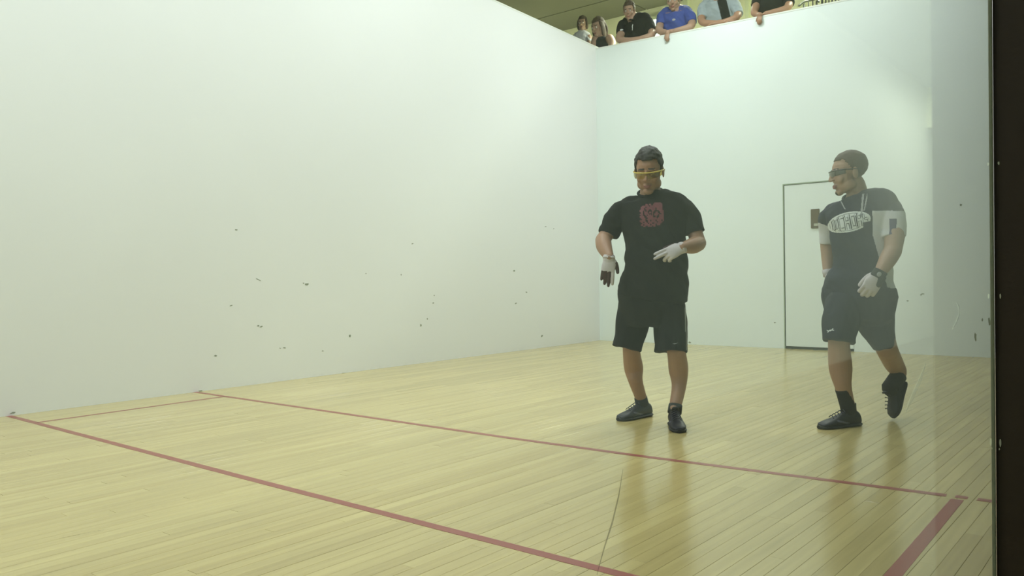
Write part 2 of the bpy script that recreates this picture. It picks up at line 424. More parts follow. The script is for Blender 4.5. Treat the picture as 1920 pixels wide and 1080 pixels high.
# gallery background: bright window, pale mullions, slat chair
def gp(x, y, Y): return on_plane((x, y), 1, Y)
win = empty('window_1', gp(1226, 42, 14.8)); tag(win, kind='structure')
a, b = gp(1214, 60, 14.8), gp(1243, 33, 14.8)
box('pane', (a.x, 14.80, a.z-.3), (b.x, 14.815, b.z), M['winlight'], win)
mbv = MB(); s = .05
mbv.box((a.x-s, 14.78, a.z-.3-s), (a.x, 14.829, b.z+s)).box((b.x, 14.78, a.z-.3-s), (b.x+s, 14.829, b.z+s)).box((a.x, 14.78, b.z), (b.x, 14.829, b.z+s)).box((a.x, 14.78, a.z-.3-s), (b.x, 14.829, a.z-.3))
mk('window_frame', mbv.v, mbv.f, M['white_trim'], win)
for i, (xa, wpx) in enumerate([(1287, 7), (1402, 5), (1508, 5)]):
    c = gp(xa, 20, 14.8); tag(box('trim_%d' % (5+i), (c.x-.03*wpx/5, 14.76, 3.1), (c.x+.03*wpx/5, 14.829, CEIL-.02), M['white_trim']), kind='structure')

# ------------------------------------------------------------------ figure tools
def catmull(P, n):
    P = [np.array(p, float) for p in P]
    if len(P) == 2: return [P[0]+(P[1]-P[0])*k/n for k in range(n+1)]
    Q = [2*P[0]-P[1]]+P+[2*P[-1]-P[-2]]; out = []
    for i in range(1, len(Q)-2):
        for k in range(n):
            t = k/n; p0, p1, p2, p3 = Q[i-1], Q[i], Q[i+1], Q[i+2]
            out.append(.5*((2*p1)+(-p0+p2)*t+(2*p0-5*p1+4*p2-p3)*t*t+(-p0+3*p1-3*p2+p3)*t**3))
    out.append(P[-1]); return out
class Prims:
    def __init__(s): s.bm = MB()
    def tube(s, pts, rad, ref=None, cap=1.0, seg=20, n=5, flat0=False, flat1=False, square=1.0):
        """pts list of Vector; rad list of r or (a, b): a along ref, b across"""
        pts = [Vector(p) for p in pts]; rad = [(r, r) if not isinstance(r, (tuple, list)) else r for r in rad]
        S = catmull([tuple(p)+tuple(r) for p, r in zip(pts, rad)], n)
        C = [Vector(q[:3]) for q in S]; R_ = [(max(q[3], .001), max(q[4], .001)) for q in S]
        rings = []; N = len(C)
        tans = []
        for i in range(N):
            t = C[min(i+1, N-1)]-C[max(i-1, 0)]; tans.append(t.normalized())
        ref = Vector(ref) if ref is not None else (Vector((0, 0, 1)) if abs(tans[0].z) < .8 else Vector((1, 0, 0)))
        def ring(c, t, a, b):
            A = (ref-t*ref.dot(t)); A.normalize(); B = t.cross(A)
            o = []
            for k in range(seg):
                th = 2*math.pi*k/seg; cc, ss = math.cos(th), math.sin(th)
                if square != 1.0:
                    cc = math.copysign(abs(cc)**square, cc); ss = math.copysign(abs(ss)**square, ss)
                o.append(c+A*a*cc+B*b*ss)
            return o
        def caprings(i, sgn):
            a, b = R_[i]; r = min(a, b)*cap; t = tans[i]; o = []
            for ph in (30, 60, 80):
                p = math.radians(ph); o.append(ring(C[i]+t*sgn*r*math.sin(p), t, a*math.cos(p), b*math.cos(p)))
            return o
        if not flat0: rings += list(reversed(caprings(0, -1)))
        for i in range(N): rings.append(ring(C[i], tans[i], *R_[i]))
        if not flat1: rings += caprings(N-1, 1)
        v = [p for r in rings for p in r]; f = []
        for i in range(len(rings)-1):
            for k in range(seg):
                a = i*seg+k; b = i*seg+(k+1) % seg; f.append((a, b, b+seg, a+seg))
        f.append(tuple(reversed(range(seg)))); f.append(tuple((len(rings)-1)*seg+k for k in range(seg)))
        s.bm.add((v, f)); return s
    def ell(s, Mx, c, r, rot=None):
        """ellipsoid in the frame Mx (Matrix 4x4), c centre, r radii"""
        v = []; f = []; U, V_ = 16, 10
        for j in range(V_+1):
            ph = math.pi*j/V_-math.pi/2
            for i in range(U):
                th = 2*math.pi*i/U
                p = Vector((r[0]*math.cos(ph)*math.cos(th), r[1]*math.cos(ph)*math.sin(th), r[2]*math.sin(ph)))
                if rot is not None: p = rot @ p
                v.append(Mx @ (p+Vector(c)))
        for j in range(V_):
            for i in range(U):
                a = j*U+i; b = j*U+(i+1) % U; f.append((a, b, b+U, a+U))
        s.bm.add((v, f)); return s
    def finish(s, name, mats, parent=None, loc=None, voxel=.006, smooth=2, post=None, midx=None):
        o = mk(name, s.bm.v, s.bm.f, mats, parent, loc)
        md = o.modifiers.new('r', 'REMESH'); md.mode = 'VOXEL'; md.voxel_size = voxel; md.use_smooth_shade = True
        if smooth:
            sm = o.modifiers.new('s', 'SMOOTH'); sm.factor = .5; sm.iterations = smooth
        dg = bpy.context.evaluated_depsgraph_get(); dg.update()
        me = bpy.data.meshes.new_from_object(o.evaluated_get(dg)); o.modifiers.clear()
        old = o.data; o.data = me; bpy.data.meshes.remove(old); me.name = name
        me.materials.clear()
        for mm in (mats if isinstance(mats, (list, tuple)) else [mats]): me.materials.append(mm)
        W0 = origin_of(o)
        if post or midx:
            nv = len(me.vertices); co = np.empty(nv*3); me.vertices.foreach_get('co', co); co = co.reshape(-1, 3)+np.array(W0)
            if post:
                no = np.empty(nv*3); me.vertex_normals.foreach_get('vector', no); no = no.reshape(-1, 3)
                d = np.array([post(Vector(c)) for c in co]); co = co+no*d[:, None]
                me.vertices.foreach_set('co', (co-np.array(W0)).ravel())
            if midx:
                idx = []
                for p in me.polygons:
                    c = Vector(p.center)+W0; idx.append(midx(c))
                me.polygons.foreach_set('material_index', idx)
        me.polygons.foreach_set('use_smooth', [True]*len(me.polygons)); me.update()
        return o
def folds(amp, sx=9, sz=14, tilt=.6, seed=0):
    def fn(c):
        q = Vector((c.x*sx+seed, c.y*sx, c.z*sz+(c.x+c.y)*tilt*sz))
        a = noise.noise(q)+.4*noise.noise(q*2.3)
        return amp*a
    return fn

class Fig:
    def __init__(s, base, normal=None):
        s.O = Vector(base)
        n = (CAM-s.O); n.z = 0; s.n = n.normalized() if normal is None else Vector(normal)
        s.r = Vector((0, 0, 1)).cross(s.n)*1; s.r.normalize()       # image right
        if s.r.dot(CR) < 0: s.r = -s.r
        s.up = Vector((0, 0, 1))
        s.S = (s.O-CAM).dot(CW)/F_PX
    def P(s, x, y, d=0.0):
        w = ray((x, y)); q = s.O+s.n*d; t = (q-CAM).dot(s.n)/w.dot(s.n); return CAM+w*t
    def depth(s, P_): return (P_-s.O).dot(s.n)
    def frame(s, c, fwd, up, sc=1.0, wide=1.0, deep=1.0):
        f_ = Vector(fwd).normalized(); x = f_.cross(Vector(up)).normalized(); u = x.cross(f_)
        mx = Matrix.Identity(4)
        for i in range(3): mx[i][0] = x[i]*sc*wide; mx[i][1] = f_[i]*sc*deep; mx[i][2] = u[i]*sc; mx[i][3] = c[i]
        return mx
    def dirv(s, a, b, c): return (s.r*a+s.n*b+s.up*c).normalized()

def head_prims(P, H, ear=1.0, jaw=1.0):
    P.ell(H, (0, -.012, .045), (.073, .093, .078))
    P.ell(H, (0, .02, .03), (.066, .072, .062))
    P.ell(H, (0, .035, -.02), (.060*jaw, .058, .066))
    P.ell(H, (0, .03, -.06), (.052*jaw, .052, .045))
    P.ell(H, (0, .066, -.096), (.027*jaw, .024, .019))
    for s in (-1, 1):
        P.ell(H, (.044*s*jaw, .018, -.062), (.018, .036, .028))
        P.ell(H, (.036*s, .064, -.028), (.024, .020, .022))
        P.ell(H, (.028*s, .084, .022), (.026, .010, .008))
        P.ell(H, (.077*s, -.006, -.006), (.007*ear, .019*ear, .032*ear), Matrix.Rotation(-.25*s, 3, 'Z'))
        P.ell(H, (.012*s, .102, -.028), (.008, .010, .007))
    P.tube([H @ Vector((0, .088, .018)), H @ Vector((0, .103, -.008)), H @ Vector((0, .110, -.026))], [.009, .010, .012], n=3, seg=10)
    P.ell(H, (0, .083, -.058), (.024, .014, .010)); 
    P.ell(H, (0, .092, -.061), (.023, .0085, .0048)); P.ell(H, (0, .090, -.071), (.020, .0095, .0055))
def head_midx(H, extra=None):
    Hi = H.inverted()
    def fn(c):
        q = Hi @ c
        if abs(q.x) < .024 and q.y > .084 and -.077 < q.z < -.056: return 1
        if .010 < abs(q.x) < .046 and q.y > .072 and .026 < q.z+abs(q.x)*.08 < .035: return 2
        if extra and extra(q): return 2
        return 0
    return fn
def eyes(H, parent, iris):
    for s in (-1, 1):
        for nm, c, r, mt in (('eye', (.029*s, .079, .004), .0115, M['eyewhite']), ('iris', (.029*s, .0865, .004), .0050, iris)):
            q = Prims(); q.ell(H, c, (r, r, r)); o = mk(nm, q.bm.v, q.bm.f, mt, parent, smooth=True)
M['eyewhite'] = mat('eye_white', (.6, .6, .56, 1), .2)
M['iris'] = mat('iris_brown', (.06, .03, .015, 1), .2)
def hair_piece(H, parent, mt, cond, grow=1.07, lift=None, thick=.012, name='hair', seed=0, rough=.004):
    U, V_ = 64, 40; v = []; keep = []
    for j in range(V_+1):
        ph = math.pi*j/V_-math.pi/2
        for i in range(U):
            th = 2*math.pi*i/U
            d = Vector((math.cos(ph)*math.cos(th), math.cos(ph)*math.sin(th), math.sin(ph)))
            r = 1/math.sqrt((d.x/.073)**2+(d.y/.093)**2+(d.z/.078)**2)
            e = Vector((0, -.012, .045))+d*r*grow
            if lift: e += d*lift(d)
            e += d*rough*(noise.noise(e*60+Vector((seed, 0, 0)))+.6*noise.noise(e*160))
            v.append((e, d))
    f = []
    for j in range(V_):
        for i in range(U):
            a = j*U+i; b = j*U+(i+1) % U; q = (a, b, b+U, a+U)
            c = sum((v[k][0] for k in q), Vector())/4
            if cond(c): f.append(q)
    used = sorted({k for q in f for k in q}); mp = {k: i for i, k in enumerate(used)}
    vv = [v[k][0] for k in used]; n = len(vv); ff = [tuple(mp[k] for k in q) for q in f]
    cc = Vector((0, -.012, .04)); inner = [p+(cc-p).normalized()*thick for p in vv]
    from collections import Counter
    ec = Counter(); ed = {}
    for q in ff:
        for k in range(4):
            e = (q[k], q[(k+1) % 4]); key = tuple(sorted(e)); ec[key] += 1; ed[key] = e
    faces = ff+[tuple(reversed([k+n for k in q])) for q in ff]
    for key, cnt in ec.items():
        if cnt == 1:
            a, b = ed[key]; faces.append((b, a, a+n, b+n))
    return mk(name, [H @ p for p in vv+inner], faces, mt, parent, smooth=True)

def hand_prims(P, Mx, curls, grow=0.0, thumb=(.75, .65, -.25), thumbcurl=.4, spread=.06, wrist=True, tags=None):
    """Mx: frame x = thumb side, y = along the fingers, z = back of the hand; origin at wrist"""
    T_ = lambda p: Mx @ Vector(p); X = (Mx.to_3x3() @ Vector((1, 0, 0))).normalized(); sc = (Mx.to_3x3() @ Vector((0, 1, 0))).length
    g = grow
    P.tube([T_((0, -.01, 0)), T_((.001, .02, 0)), T_((.002, .055, .001)), T_((0, .088, 0))],
           [((.027+g)*sc, (.019+g)*sc), ((.033+g)*sc, (.0185+g)*sc), ((.041+g)*sc, (.016+g)*sc), ((.040+g)*sc, (.0125+g)*sc)], ref=X, n=4, cap=.8)
    roots = [(.031, .090, .072), (.0105, .095, .080), (-.0105, .092, .074), (-.030, .084, .058)]
    for i, (rx, ry, ln) in enumerate(roots):
        c = curls[i]; ang = 0.12*c; p = Vector((rx, ry-.02, .0)); pts = [p.copy(), Vector((rx, ry, 0))]; q = Vector((rx, ry, 0))
        sx = rx*spread/.031
        for k, fr in enumerate((.45, .30, .25)):
            ang += c*(.55, .75, .55)[k]
            d = Vector((sx*math.cos(ang), math.cos(ang), -math.sin(ang))).normalized()
            q = q+d*ln*fr; pts.append(q.copy())
        r0 = (.0098 if i < 3 else .0086)+g
        P.tube([T_(p_) for p_ in pts], [r0*sc, r0*1.02*sc, r0*.97*sc, r0*.92*sc, r0*.80*sc], n=3, seg=12)
        if tags is not None: tags.append((i, [T_(p_) for p_ in pts[1:]]))
    td = Vector(thumb).normalized(); p0 = Vector((.018, .012, -.004)); p1 = p0+td*.032; 
    d2 = (td+Vector((-.25*thumbcurl*2, .5, -.2*thumbcurl))).normalized(); p2 = p1+d2*.032; p3 = p2+(d2+Vector((-.3*thumbcurl, .3, 0))).normalized()*.026
    P.tube([T_(p0), T_(p1), T_(p2), T_(p3)], [(.015+g)*sc, (.0135+g)*sc, (.0112+g)*sc, (.0092+g)*sc], n=3, seg=12)
    if tags is not None: tags.append((4, [T_(p1), T_(p2), T_(p3)]))
def seg_dist(c, pts):
    best = 9
    for a, b in zip(pts[:-1], pts[1:]):
        ab = b-a; t = max(0, min(1, (c-a).dot(ab)/max(ab.length_squared, 1e-9))); best = min(best, (a+ab*t-c).length)
    return best
def hand_frame(wrist, along, back, sc=1.0, flip=1):
    y = Vector(along).normalized(); z = Vector(back); z = (z-y*z.dot(y)).normalized(); x = y.cross(z)*flip
    mx = Matrix.Identity(4)
    for i in range(3): mx[i][0] = x[i]*sc; mx[i][1] = y[i]*sc; mx[i][2] = z[i]*sc; mx[i][3] = wrist[i]
    return mx

SHOE = [(0, .024, .052), (.05, .033, .085), (.14, .037, .098), (.27, .037, .094), (.40, .038, .088), (.53, .042, .072), (.66, .047, .058), (.80, .048, .047), (.92, .040, .038), (.985, .022, .027)]
def shoe(fig, root, Mx, mats, length=.30, name='shoe', collar=.0, hl=None):
    """Mx: x = toe direction, y = side, z = up, origin at the heel on the ground"""
    def loft(st, zlow, grow, hscale=1.0, seg=20):
        v = []; f = []
        for (t, w, h) in st:
            for k in range(seg):
                th = 2*math.pi*k/seg; c, s_ = math.cos(th), math.sin(th)
                y = (w+grow)*math.copysign(abs(c)**.75, c); z = zlow+(h*hscale-zlow)*(.5+.5*math.copysign(abs(s_)**.7, s_))
                f_in = 1-.25*max(0, s_)          # narrower towards the top
                v.append(Mx @ Vector((t*length, y*f_in, z)))
        for i in range(len(st)-1):
            for k in range(seg):
                a = i*seg+k; b = i*seg+(k+1) % seg; f.append((a, b, b+seg, a+seg))
        f.append(tuple(reversed(range(seg)))); f.append(tuple((len(st)-1)*seg+k for k in range(seg)))
        return v, f
    P = Prims(); P.bm.add(loft(SHOE, .012, 0))
    X = (Mx.to_3x3() @ Vector((1, 0, 0))).normalized()
    P.tube([Mx @ Vector((.075, 0, .05)), Mx @ Vector((.075, 0, .105+collar))], [(.050, .036), (.044, .034)], ref=X, flat0=True, flat1=True, n=2)
    P.tube([Mx @ Vector((.10, 0, .10+collar)), Mx @ Vector((.125, 0, .122+collar))], [(.012, .026), (.007, .020)], ref=X, n=2)
    o = P.finish(name, [mats['upper'], mats['accent']], root, voxel=.0045, smooth=2,
                 midx=lambda c: 1 if (lambda q: abs(q.y) > .028 and .02 < q.z < .05 and .10 < q.x < .20 and abs(q.z-.02-(q.x-.10)*.28) < .006)(Mx.inverted() @ c) else 0)
    st = [(t, w+.004, .022) for t, w, h in SHOE]; st = [(-.012, .020, .022)]+st+[(1.01, .012, .022)]
    v, f = loft(st, .0, 0); sm = Prims(); sm.bm.add((v, f)); mk('sole', v, f, mats['sole'], o, smooth=False)
    lc = Prims()
    for k in range(5):
        x = .125+k*.021; z = [.104, .097, .089, .081, .073][k]
        lc.tube([Mx @ Vector((x-.004, -.024, z-.012)), Mx @ Vector((x, 0, z+.002)), Mx @ Vector((x+.004, .024, z-.012))], [.0028]*3, n=3, seg=6)
    mk('lace', lc.bm.v, lc.bm.f, mats['lace'], o, smooth=True)
    return o
def shoe_frame(heel, toe, up=(0, 0, 1)):
    x = (toe-heel).normalized(); u = Vector(up); y = u.cross(x).normalized(); z = x.cross(y)
    mx = Matrix.Identity(4)
    for i in range(3): mx[i][0] = x[i]; mx[i][1] = y[i]; mx[i][2] = z[i]; mx[i][3] = heel[i]
    return mx
def decal(name, fig, target, cx, cy, w, h, mask, mt, parent, cell=.0022, ang=0.0, off=.0012, d0=.5, nrm=None):
    """printed flat mark: a grid laid onto the cloth; mask(u, v) with u, v in -1..1 (u right, v up)"""
    me = target.data; W0 = origin_of(target)
    bvh = BVHTree.FromPolygons([Vector(x.co)+W0 for x in me.vertices], [tuple(p.vertices) for p in me.polygons])
    c = fig.P(cx, cy, 0); nx, ny = int(w/cell), int(h/cell); vid = {}; v = []; f = []
    dirn = fig.n if nrm is None else Vector(nrm)
    rr = Vector((0, 0, 1)).cross(dirn).normalized()
    def vert(i, j):
        if (i, j) in vid: return vid[(i, j)]
        a, b = (i/nx-.5)*w, (j/ny-.5)*h
        a, b = a*math.cos(ang)-b*math.sin(ang), a*math.sin(ang)+b*math.cos(ang)
        o = c+rr*a+Vector((0, 0, 1))*b+dirn*d0
        hit, n_, _, _ = bvh.ray_cast(o, -dirn)
        if hit is None: vid[(i, j)] = None; return None
        vid[(i, j)] = len(v); v.append(hit+n_*off); return vid[(i, j)]
    for i in range(nx):
        for j in range(ny):
            if mask((i+.5)/nx*2-1, (j+.5)/ny*2-1):
                q = [vert(i, j), vert(i+1, j), vert(i+1, j+1), vert(i, j+1)]
                if None not in q: f.append(tuple(q))
    return mk(name, v, f, mt, parent, smooth=True)
def bitmap_mask(rows):
    H_ = len(rows); W_ = max(len(r) for r in rows)
    def fn(u, v):
        i = int((u+1)/2*W_); j = int((1-(v+1)/2)*H_); i = min(max(i, 0), W_-1); j = min(max(j, 0), H_-1)
        return i < len(rows[j]) and rows[j][i] == '#'
    return fn
GLY = {'D': ['####.', '#...#', '#...#', '#...#', '#...#', '#...#', '####.'], 'I': ['###', '.#.', '.#.', '.#.', '.#.', '.#.', '###'],
       'C': ['.####', '#....', '#....', '#....', '#....', '#....', '.####'], 'A': ['.###.', '#...#', '#...#', '#####', '#...#', '#...#', '#...#'],
       'S': ['.####', '#....', '#....', '.###.', '....#', '....#', '####.'], 'O': ['.###.', '#...#', '#...#', '#...#', '#...#', '#...#', '.###.']}
def word(s):
    rows = ['']*7
    for k, ch in enumerate(s):
        for r in range(7): rows[r] += GLY[ch][r]+('.' if k < len(s)-1 else '')
    return rows

M['skin1'] = mat('skin_tanned', (.34, .19, .115, 1), .5, .4, var=.08, vscale=30, bump=.1, bscale=150)
M['skin2'] = mat('skin_light', (.40, .255, .175, 1), .5, .4, var=.08, vscale=30, bump=.1, bscale=150)
M['lip'] = mat('lips', (.26, .09, .075, 1), .45)
M['brow'] = mat('brow_hair', (.035, .022, .016, 1), .8)
M['hair_black'] = mat('hair_black', (.018, .015, .012, 1), .55, .4, var=.4, vscale=90, bump=.6, bscale=260)
M['hair_brown'] = mat('hair_brown', (.075, .05, .032, 1), .6, .4, var=.3, vscale=90, bump=.6, bscale=260)
M['hair_grey'] = mat('hair_grey', (.42, .40, .32, 1), .6, .3, var=.3, vscale=90, bump=.5, bscale=260)
M['cloth_black'] = mat('cloth_black', (.012, .012, .012, 1), .9, .15, var=.15, vscale=20, bump=.3, bscale=500)
M['cloth_shorts'] = mat('cloth_shorts_black', (.011, .011, .012, 1), .85, .2, var=.15, vscale=20, bump=.3, bscale=500)
M['cloth_navy'] = mat('cloth_navy', (.022, .026, .045, 1), .8, .25, var=.15, vscale=20, bump=.3, bscale=500)
M['cloth_navy_shorts'] = mat('cloth_navy_shorts', (.017, .019, .030, 1), .75, .25, var=.15, vscale=20, bump=.3, bscale=500)
M['cloth_white'] = mat('cloth_white', (.62, .63, .66, 1), .8, .3, var=.05, vscale=20, bump=.3, bscale=500)
M['stripe_navy'] = mat('stripe_navy', (.035, .03, .12, 1), .8)
M['cloth_grey'] = mat('cloth_grey', (.30, .35, .36, 1), .8, .2, var=.1, vscale=20)
M['cloth_blue'] = mat('cloth_blue', (.055, .085, .30, 1), .8, .2, var=.1, vscale=20)
M['print_red'] = mat('print_red', (.15, .030, .042, 1), .7, var=.3, vscale=40)
M['print_white'] = mat('print_white', (.66, .70, .68, 1), .6)
M['print_dark'] = mat('print_dark', (.035, .045, .055, 1), .7)
M['print_grey'] = mat('print_grey', (.30, .31, .31, 1), .5)
M['glove_white'] = mat('glove_white_leather', (.56, .52, .54, 1), .55, .35, var=.1, vscale=60, bump=.3, bscale=250)
M['glove_maroon'] = mat('glove_maroon_leather', (.045, .012, .013, 1), .5, .4, var=.2, vscale=60, bump=.3, bscale=250)
M['glove_black'] = mat('glove_black_strap', (.016, .018, .018, 1), .6, .3, var=.2, vscale=60)
M['shoe_dark'] = mat('shoe_charcoal', (.017, .017, .024, 1), .5, .4, var=.25, vscale=25)
M['shoe_black'] = mat('shoe_black', (.016, .016, .021, 1), .5, .4, var=.25, vscale=25)
M['shoe_sole'] = mat('shoe_sole_dark', (.012, .012, .014, 1), .6)
M['shoe_accent'] = mat('shoe_accent', (.10, .10, .15, 1), .4)
M['lace'] = mat('lace_dark', (.05, .05, .065, 1), .7)
M['sock'] = mat('sock_dark', (.022, .023, .024, 1), .9, bump=.4, bscale=300)
M['rim_yellow'] = mat('yellow_rim', (.62, .47, .08, 1), .25, .6)
M['rim_black'] = mat('black_rim', (.02, .02, .02, 1), .3, .6)
M['lens_yellow'] = glass_mat('yellow_lens', (.72, .56, .16, 1)); M['lens_smoke'] = glass_mat('smoke_lens', (.30, .26, .22, 1))
SM1 = dict(upper=M['shoe_dark'], accent=M['shoe_accent'], sole=M['shoe_sole'], lace=M['lace'])
SM2 = dict(upper=M['shoe_black'], accent=M['shoe_dark'], sole=M['shoe_sole'], lace=M['lace'])

def glasses(H, parent, rim, lens, drop=.034, top=.012, wrap=.079, name='safety_glasses', tilt=0):
    pts = []
    for k in range(13):
        a = math.radians(-78+156*k/12); pts.append((wrap*math.sin(a)*1.02, .028+.080*math.cos(a)))
    rimP = Prims(); rimP.tube([H @ Vector((x, y, top)) for x, y in pts], [.0042]*13, n=2, seg=8)
    for s in (-1, 1):
        x, y = pts[0] if s < 0 else pts[-1]
        rimP.tube([H @ Vector((x, y, top-.002)), H @ Vector((.083*s, -.02, top-.006)), H @ Vector((.079*s, -.035, top-.022))], [.0035, .003, .0025], n=3, seg=8)
    g = mk(name, rimP.bm.v, rimP.bm.f, rim, parent, smooth=True)
    v = []; f = []
    for (x, y) in pts:
        kx = abs(x)/wrap
        dz = drop*(1-.25*kx**3) - (.010 if abs(x) < .012 else 0)
        for (z, t) in ((top, 0), (top-dz*.5, .003), (top-dz, .0)):
            v.append(H @ Vector((x, y+t, z)))
    for i in range(12):
        for j in range(2): a = i*3+j; f.append((a, a+3, a+4, a+1))
    n = len(v); Hr = H.to_3x3(); c0 = H @ Vector((0, 0, 0))
    v2 = [p+(c0-p).normalized()*.0018 for p in v]
    ff = f+[tuple(reversed([k+n for k in q])) for q in f]
    o = mk('lens', v+v2, ff, lens, g, smooth=True)
    bm = bmesh.new(); bm.from_mesh(o.data); bmesh.ops.recalc_face_normals(bm, faces=bm.faces[:])
    bm.to_mesh(o.data); bm.free()
    return g

# ------------------------------------------------------------------ player in the black shirt (left)
def player_one():
    fa, fb = floor_pt(1190, 786), floor_pt(1272, 800)
    G = Fig((fa+fb)/2); P = G.P; S = G.S
    nm = 'person'; R1 = lambda px: px*S
    H = G.frame(P(1217, 322, .02), G.dirv(-.16, 1, -.30), Vector((0, 0, 1)), 1.13, .98, 1.0)
    dL, dR = G.depth(fa), G.depth(fb)-.10
    # feet
    toeL, heelL = floor_pt(1163, 789), floor_pt(1219, 779); dirL = (toeL-heelL).normalized(); toeR = floor_pt(1274, 812); 
    dirR = G.dirv(.10, 1, 0)
    heelR = toeR-dirR*.295; heelR.z = 0
    ML = shoe_frame(heelL, heelL+dirL); MR = shoe_frame(heelR, heelR+dirR)
    ankL, ankR = ML @ Vector((.075, 0, .10)), MR @ Vector((.075, 0, .10))
    B = Prims()
    head_prims(B, H, jaw=1.12)
    B.tube([P(1219, 350, -.03), P(1220, 366, -.04), P(1222, 385, -.05)], [.060, .069, .078], n=3)
    # trunk
    B.tube([P(1222, 374, -.04), P(1224, 392, -.03), P(1226, 430, -.01), P(1229, 500, .01), P(1222, 552, 0), P(1221, 578, 0)],
           [(.09, .06), (.16, .085), (.155, .11), (.16, .12), (.16, .11), (.13, .09)], ref=G.r)
    # arms
    elR, wrR = P(1131, 450, .02), P(1142, 482, .20)
    elL, wrL = P(1309, 456, .02), P(1280, 464, .19)
    B.tube([P(1168, 400, -.03), P(1150, 420, -.02), elR], [.042, .044, .047])
    B.tube([elR, P(1133, 463, .10), wrR], [.050, .048, .030])
    B.tube([P(1282, 398, -.03), P(1297, 418, -.02), elL], [.042, .044, .048])
    B.tube([elL, P(1298, 461, .10), wrL], [.050, .049, .031])
    # legs
    kL = P(1184, 655, dL*.85+.03); kR = P(1268, 658, dR*.8+.05)
    B.tube([P(1192, 580, dL*.4), P(1188, 620, dL*.7), kL, P(1188, 690, dL-.03), P(1192, 715, dL-.02), ankL], [.088, .075, .056, .062, .046, .036], n=5)
    B.tube([P(1252, 580, dR*.4), P(1262, 620, dR*.7), kR, P(1272, 692, dR-.02), P(1273, 724, dR-.01), ankR], [.088, .075, .058, .061, .045, .036], n=5)
    # hands (inside the gloves)
    HR = hand_frame(wrR, G.dirv(-.10, .12, -1), G.dirv(.1, 1, .15), 1.0, 1)
    HL = hand_frame(wrL, G.dirv(-.93, .22, -.42), G.dirv(.05, 1, .35), 1.02, -1)
    # x axis must point to the thumb side
    if (HR.to_3x3() @ Vector((1, 0, 0))).dot(G.r) < 0: HR = hand_frame(wrR, G.dirv(-.10, .12, -1), G.dirv(.1, 1, .15), 1.0, -1)
    if (HL.to_3x3() @ Vector((1, 0, 0))).dot(G.up) < 0: HL = hand_frame(wrL, G.dirv(-.93, .22, -.42), G.dirv(.05, 1, .35), 1.02, 1)
    cR = [.15, .22, .28, .3]; cL = [.05, .08, 1.0, 1.25]
    hand_prims(B, HR, cR, grow=-.0015); hand_prims(B, HL, cL, grow=-.0015, thumb=(.55, .8, -.2))
    hz = head_midx(H)
    body = B.finish(nm, [M['skin1'], M['lip'], M['brow']], None, loc=G.O, voxel=.0042, smooth=2, midx=lambda c: hz(c) if c.z > 1.3 else 0)
    tag(body, 'player in black t-shirt and yellow glasses looking down at his white gloves', 'person')
    eyes(H, body, M['iris'])
    # hair
    def cond(c):
        if c.y > .045: return c.z > .078+.10*abs(c.x)*0
        if c.y > .0: return c.z > (.06 if abs(c.x) > .05 else .078)-(.045-c.y)*1.4
        return c.z > -.035 if c.y < -.03 else c.z > .0
    hair_piece(H, body, M['hair_black'], cond, 1.075, lift=lambda d: .010*max(0, d.z)**2, thick=.016, rough=.006)
    glasses(H, body, M['rim_yellow'], M['lens_yellow'])
    # shirt
    A = Prims()
    A.tube([P(1221, 360, -.035), P(1223, 368, -.035), P(1225, 380, -.03), P(1226, 405, -.01), P(1227, 440, .0), P(1230, 500, .02), P(1226, 535, .01), P(1223, 556, .0)],
           [(R1(25), .066), (R1(43), .078), (R1(66), .095), (R1(64), .13), (R1(57), .15), (R1(59), .16), (R1(63), .16), (R1(66), .165)], ref=G.r, flat1=True, flat0=True, seg=28)
    A.tube([P(1192, 381, -.03), P(1165, 396, -.03), P(1151, 416, -.025), P(1140, 441, -.01)], [R1(16), R1(20), R1(20.5), (R1(19))], flat1=True)
    A.tube([P(1256, 379, -.03), P(1284, 391, -.03), P(1295, 412, -.025), P(1302, 437, -.01)], [R1(16), R1(20), R1(20.5), (R1(20))], flat1=True)
    shirt = A.finish('shirt', M['cloth_black'], body, voxel=.006, smooth=4, post=folds(.014, 8, 11, .5, 3))
    col = Prims()
    ring = [P(1220+23.5*math.cos(a), 361+8*math.sin(a)-2*math.cos(a), -.035+.066*math.sin(a)) for a in [2*math.pi*k/16 for k in range(17)]]
    col.tube(ring, [.009]*17, n=2, seg=8); mk('collar', col.bm.v, col.bm.f, M['cloth_black'], shirt, smooth=True)
    rows = ['..............######....', '......##.##..########...', '...######.###########...', '..####.##############...', '..###.#########.#####...', '.####..##..####.#####...',
            '.###.#.#....##....####..', '..##.###.##.#..##..###..', '.###.####...#.####..##..', '..##..#.###.#.###.####..', '.####..######..#..####..', '..####..########.#####..',
            '...###.###############..', '.#####..##.####.####.#..', '..##.##.########.####...', '...#####.###..######....', '..##.#####.####.###.....', '....##..####.##.........']
    decal('shirt_print', G, shirt, 1223, 405, .165, .15, bitmap_mask(rows), M['print_red'], shirt, cell=.0035)
    # shorts
    A = Prims()
    A.tube([P(1222, 540, 0), P(1221, 560, 0), P(1220, 608, dL*.2)], [(R1(62), .135), (R1(64), .145), (R1(50), .12)], ref=G.r, flat0=True, flat1=True, seg=24)
    A.tube([P(1192, 575, dL*.35), P(1185, 610, dL*.6), P(1177, 640, dL*.8+.02), P(1174, 653, dL*.85+.03)], [(R1(34), .12), (R1(32.5), .105), (R1(28), .10), (R1(28), .10)], ref=G.r, flat1=True)
    A.tube([P(1252, 575, dR*.35), P(1257, 610, dR*.6), P(1257, 645, dR*.8+.03), P(1257, 660, dR*.8+.04)], [(R1(34), .12), (R1(31), .105), (R1(28.5), .10), (R1(29.5), .10)], ref=G.r, flat1=True)
    shorts = A.finish('shorts', M['cloth_shorts'], body, voxel=.006, smooth=3, post=folds(.012, 12, 5, .3, 8))
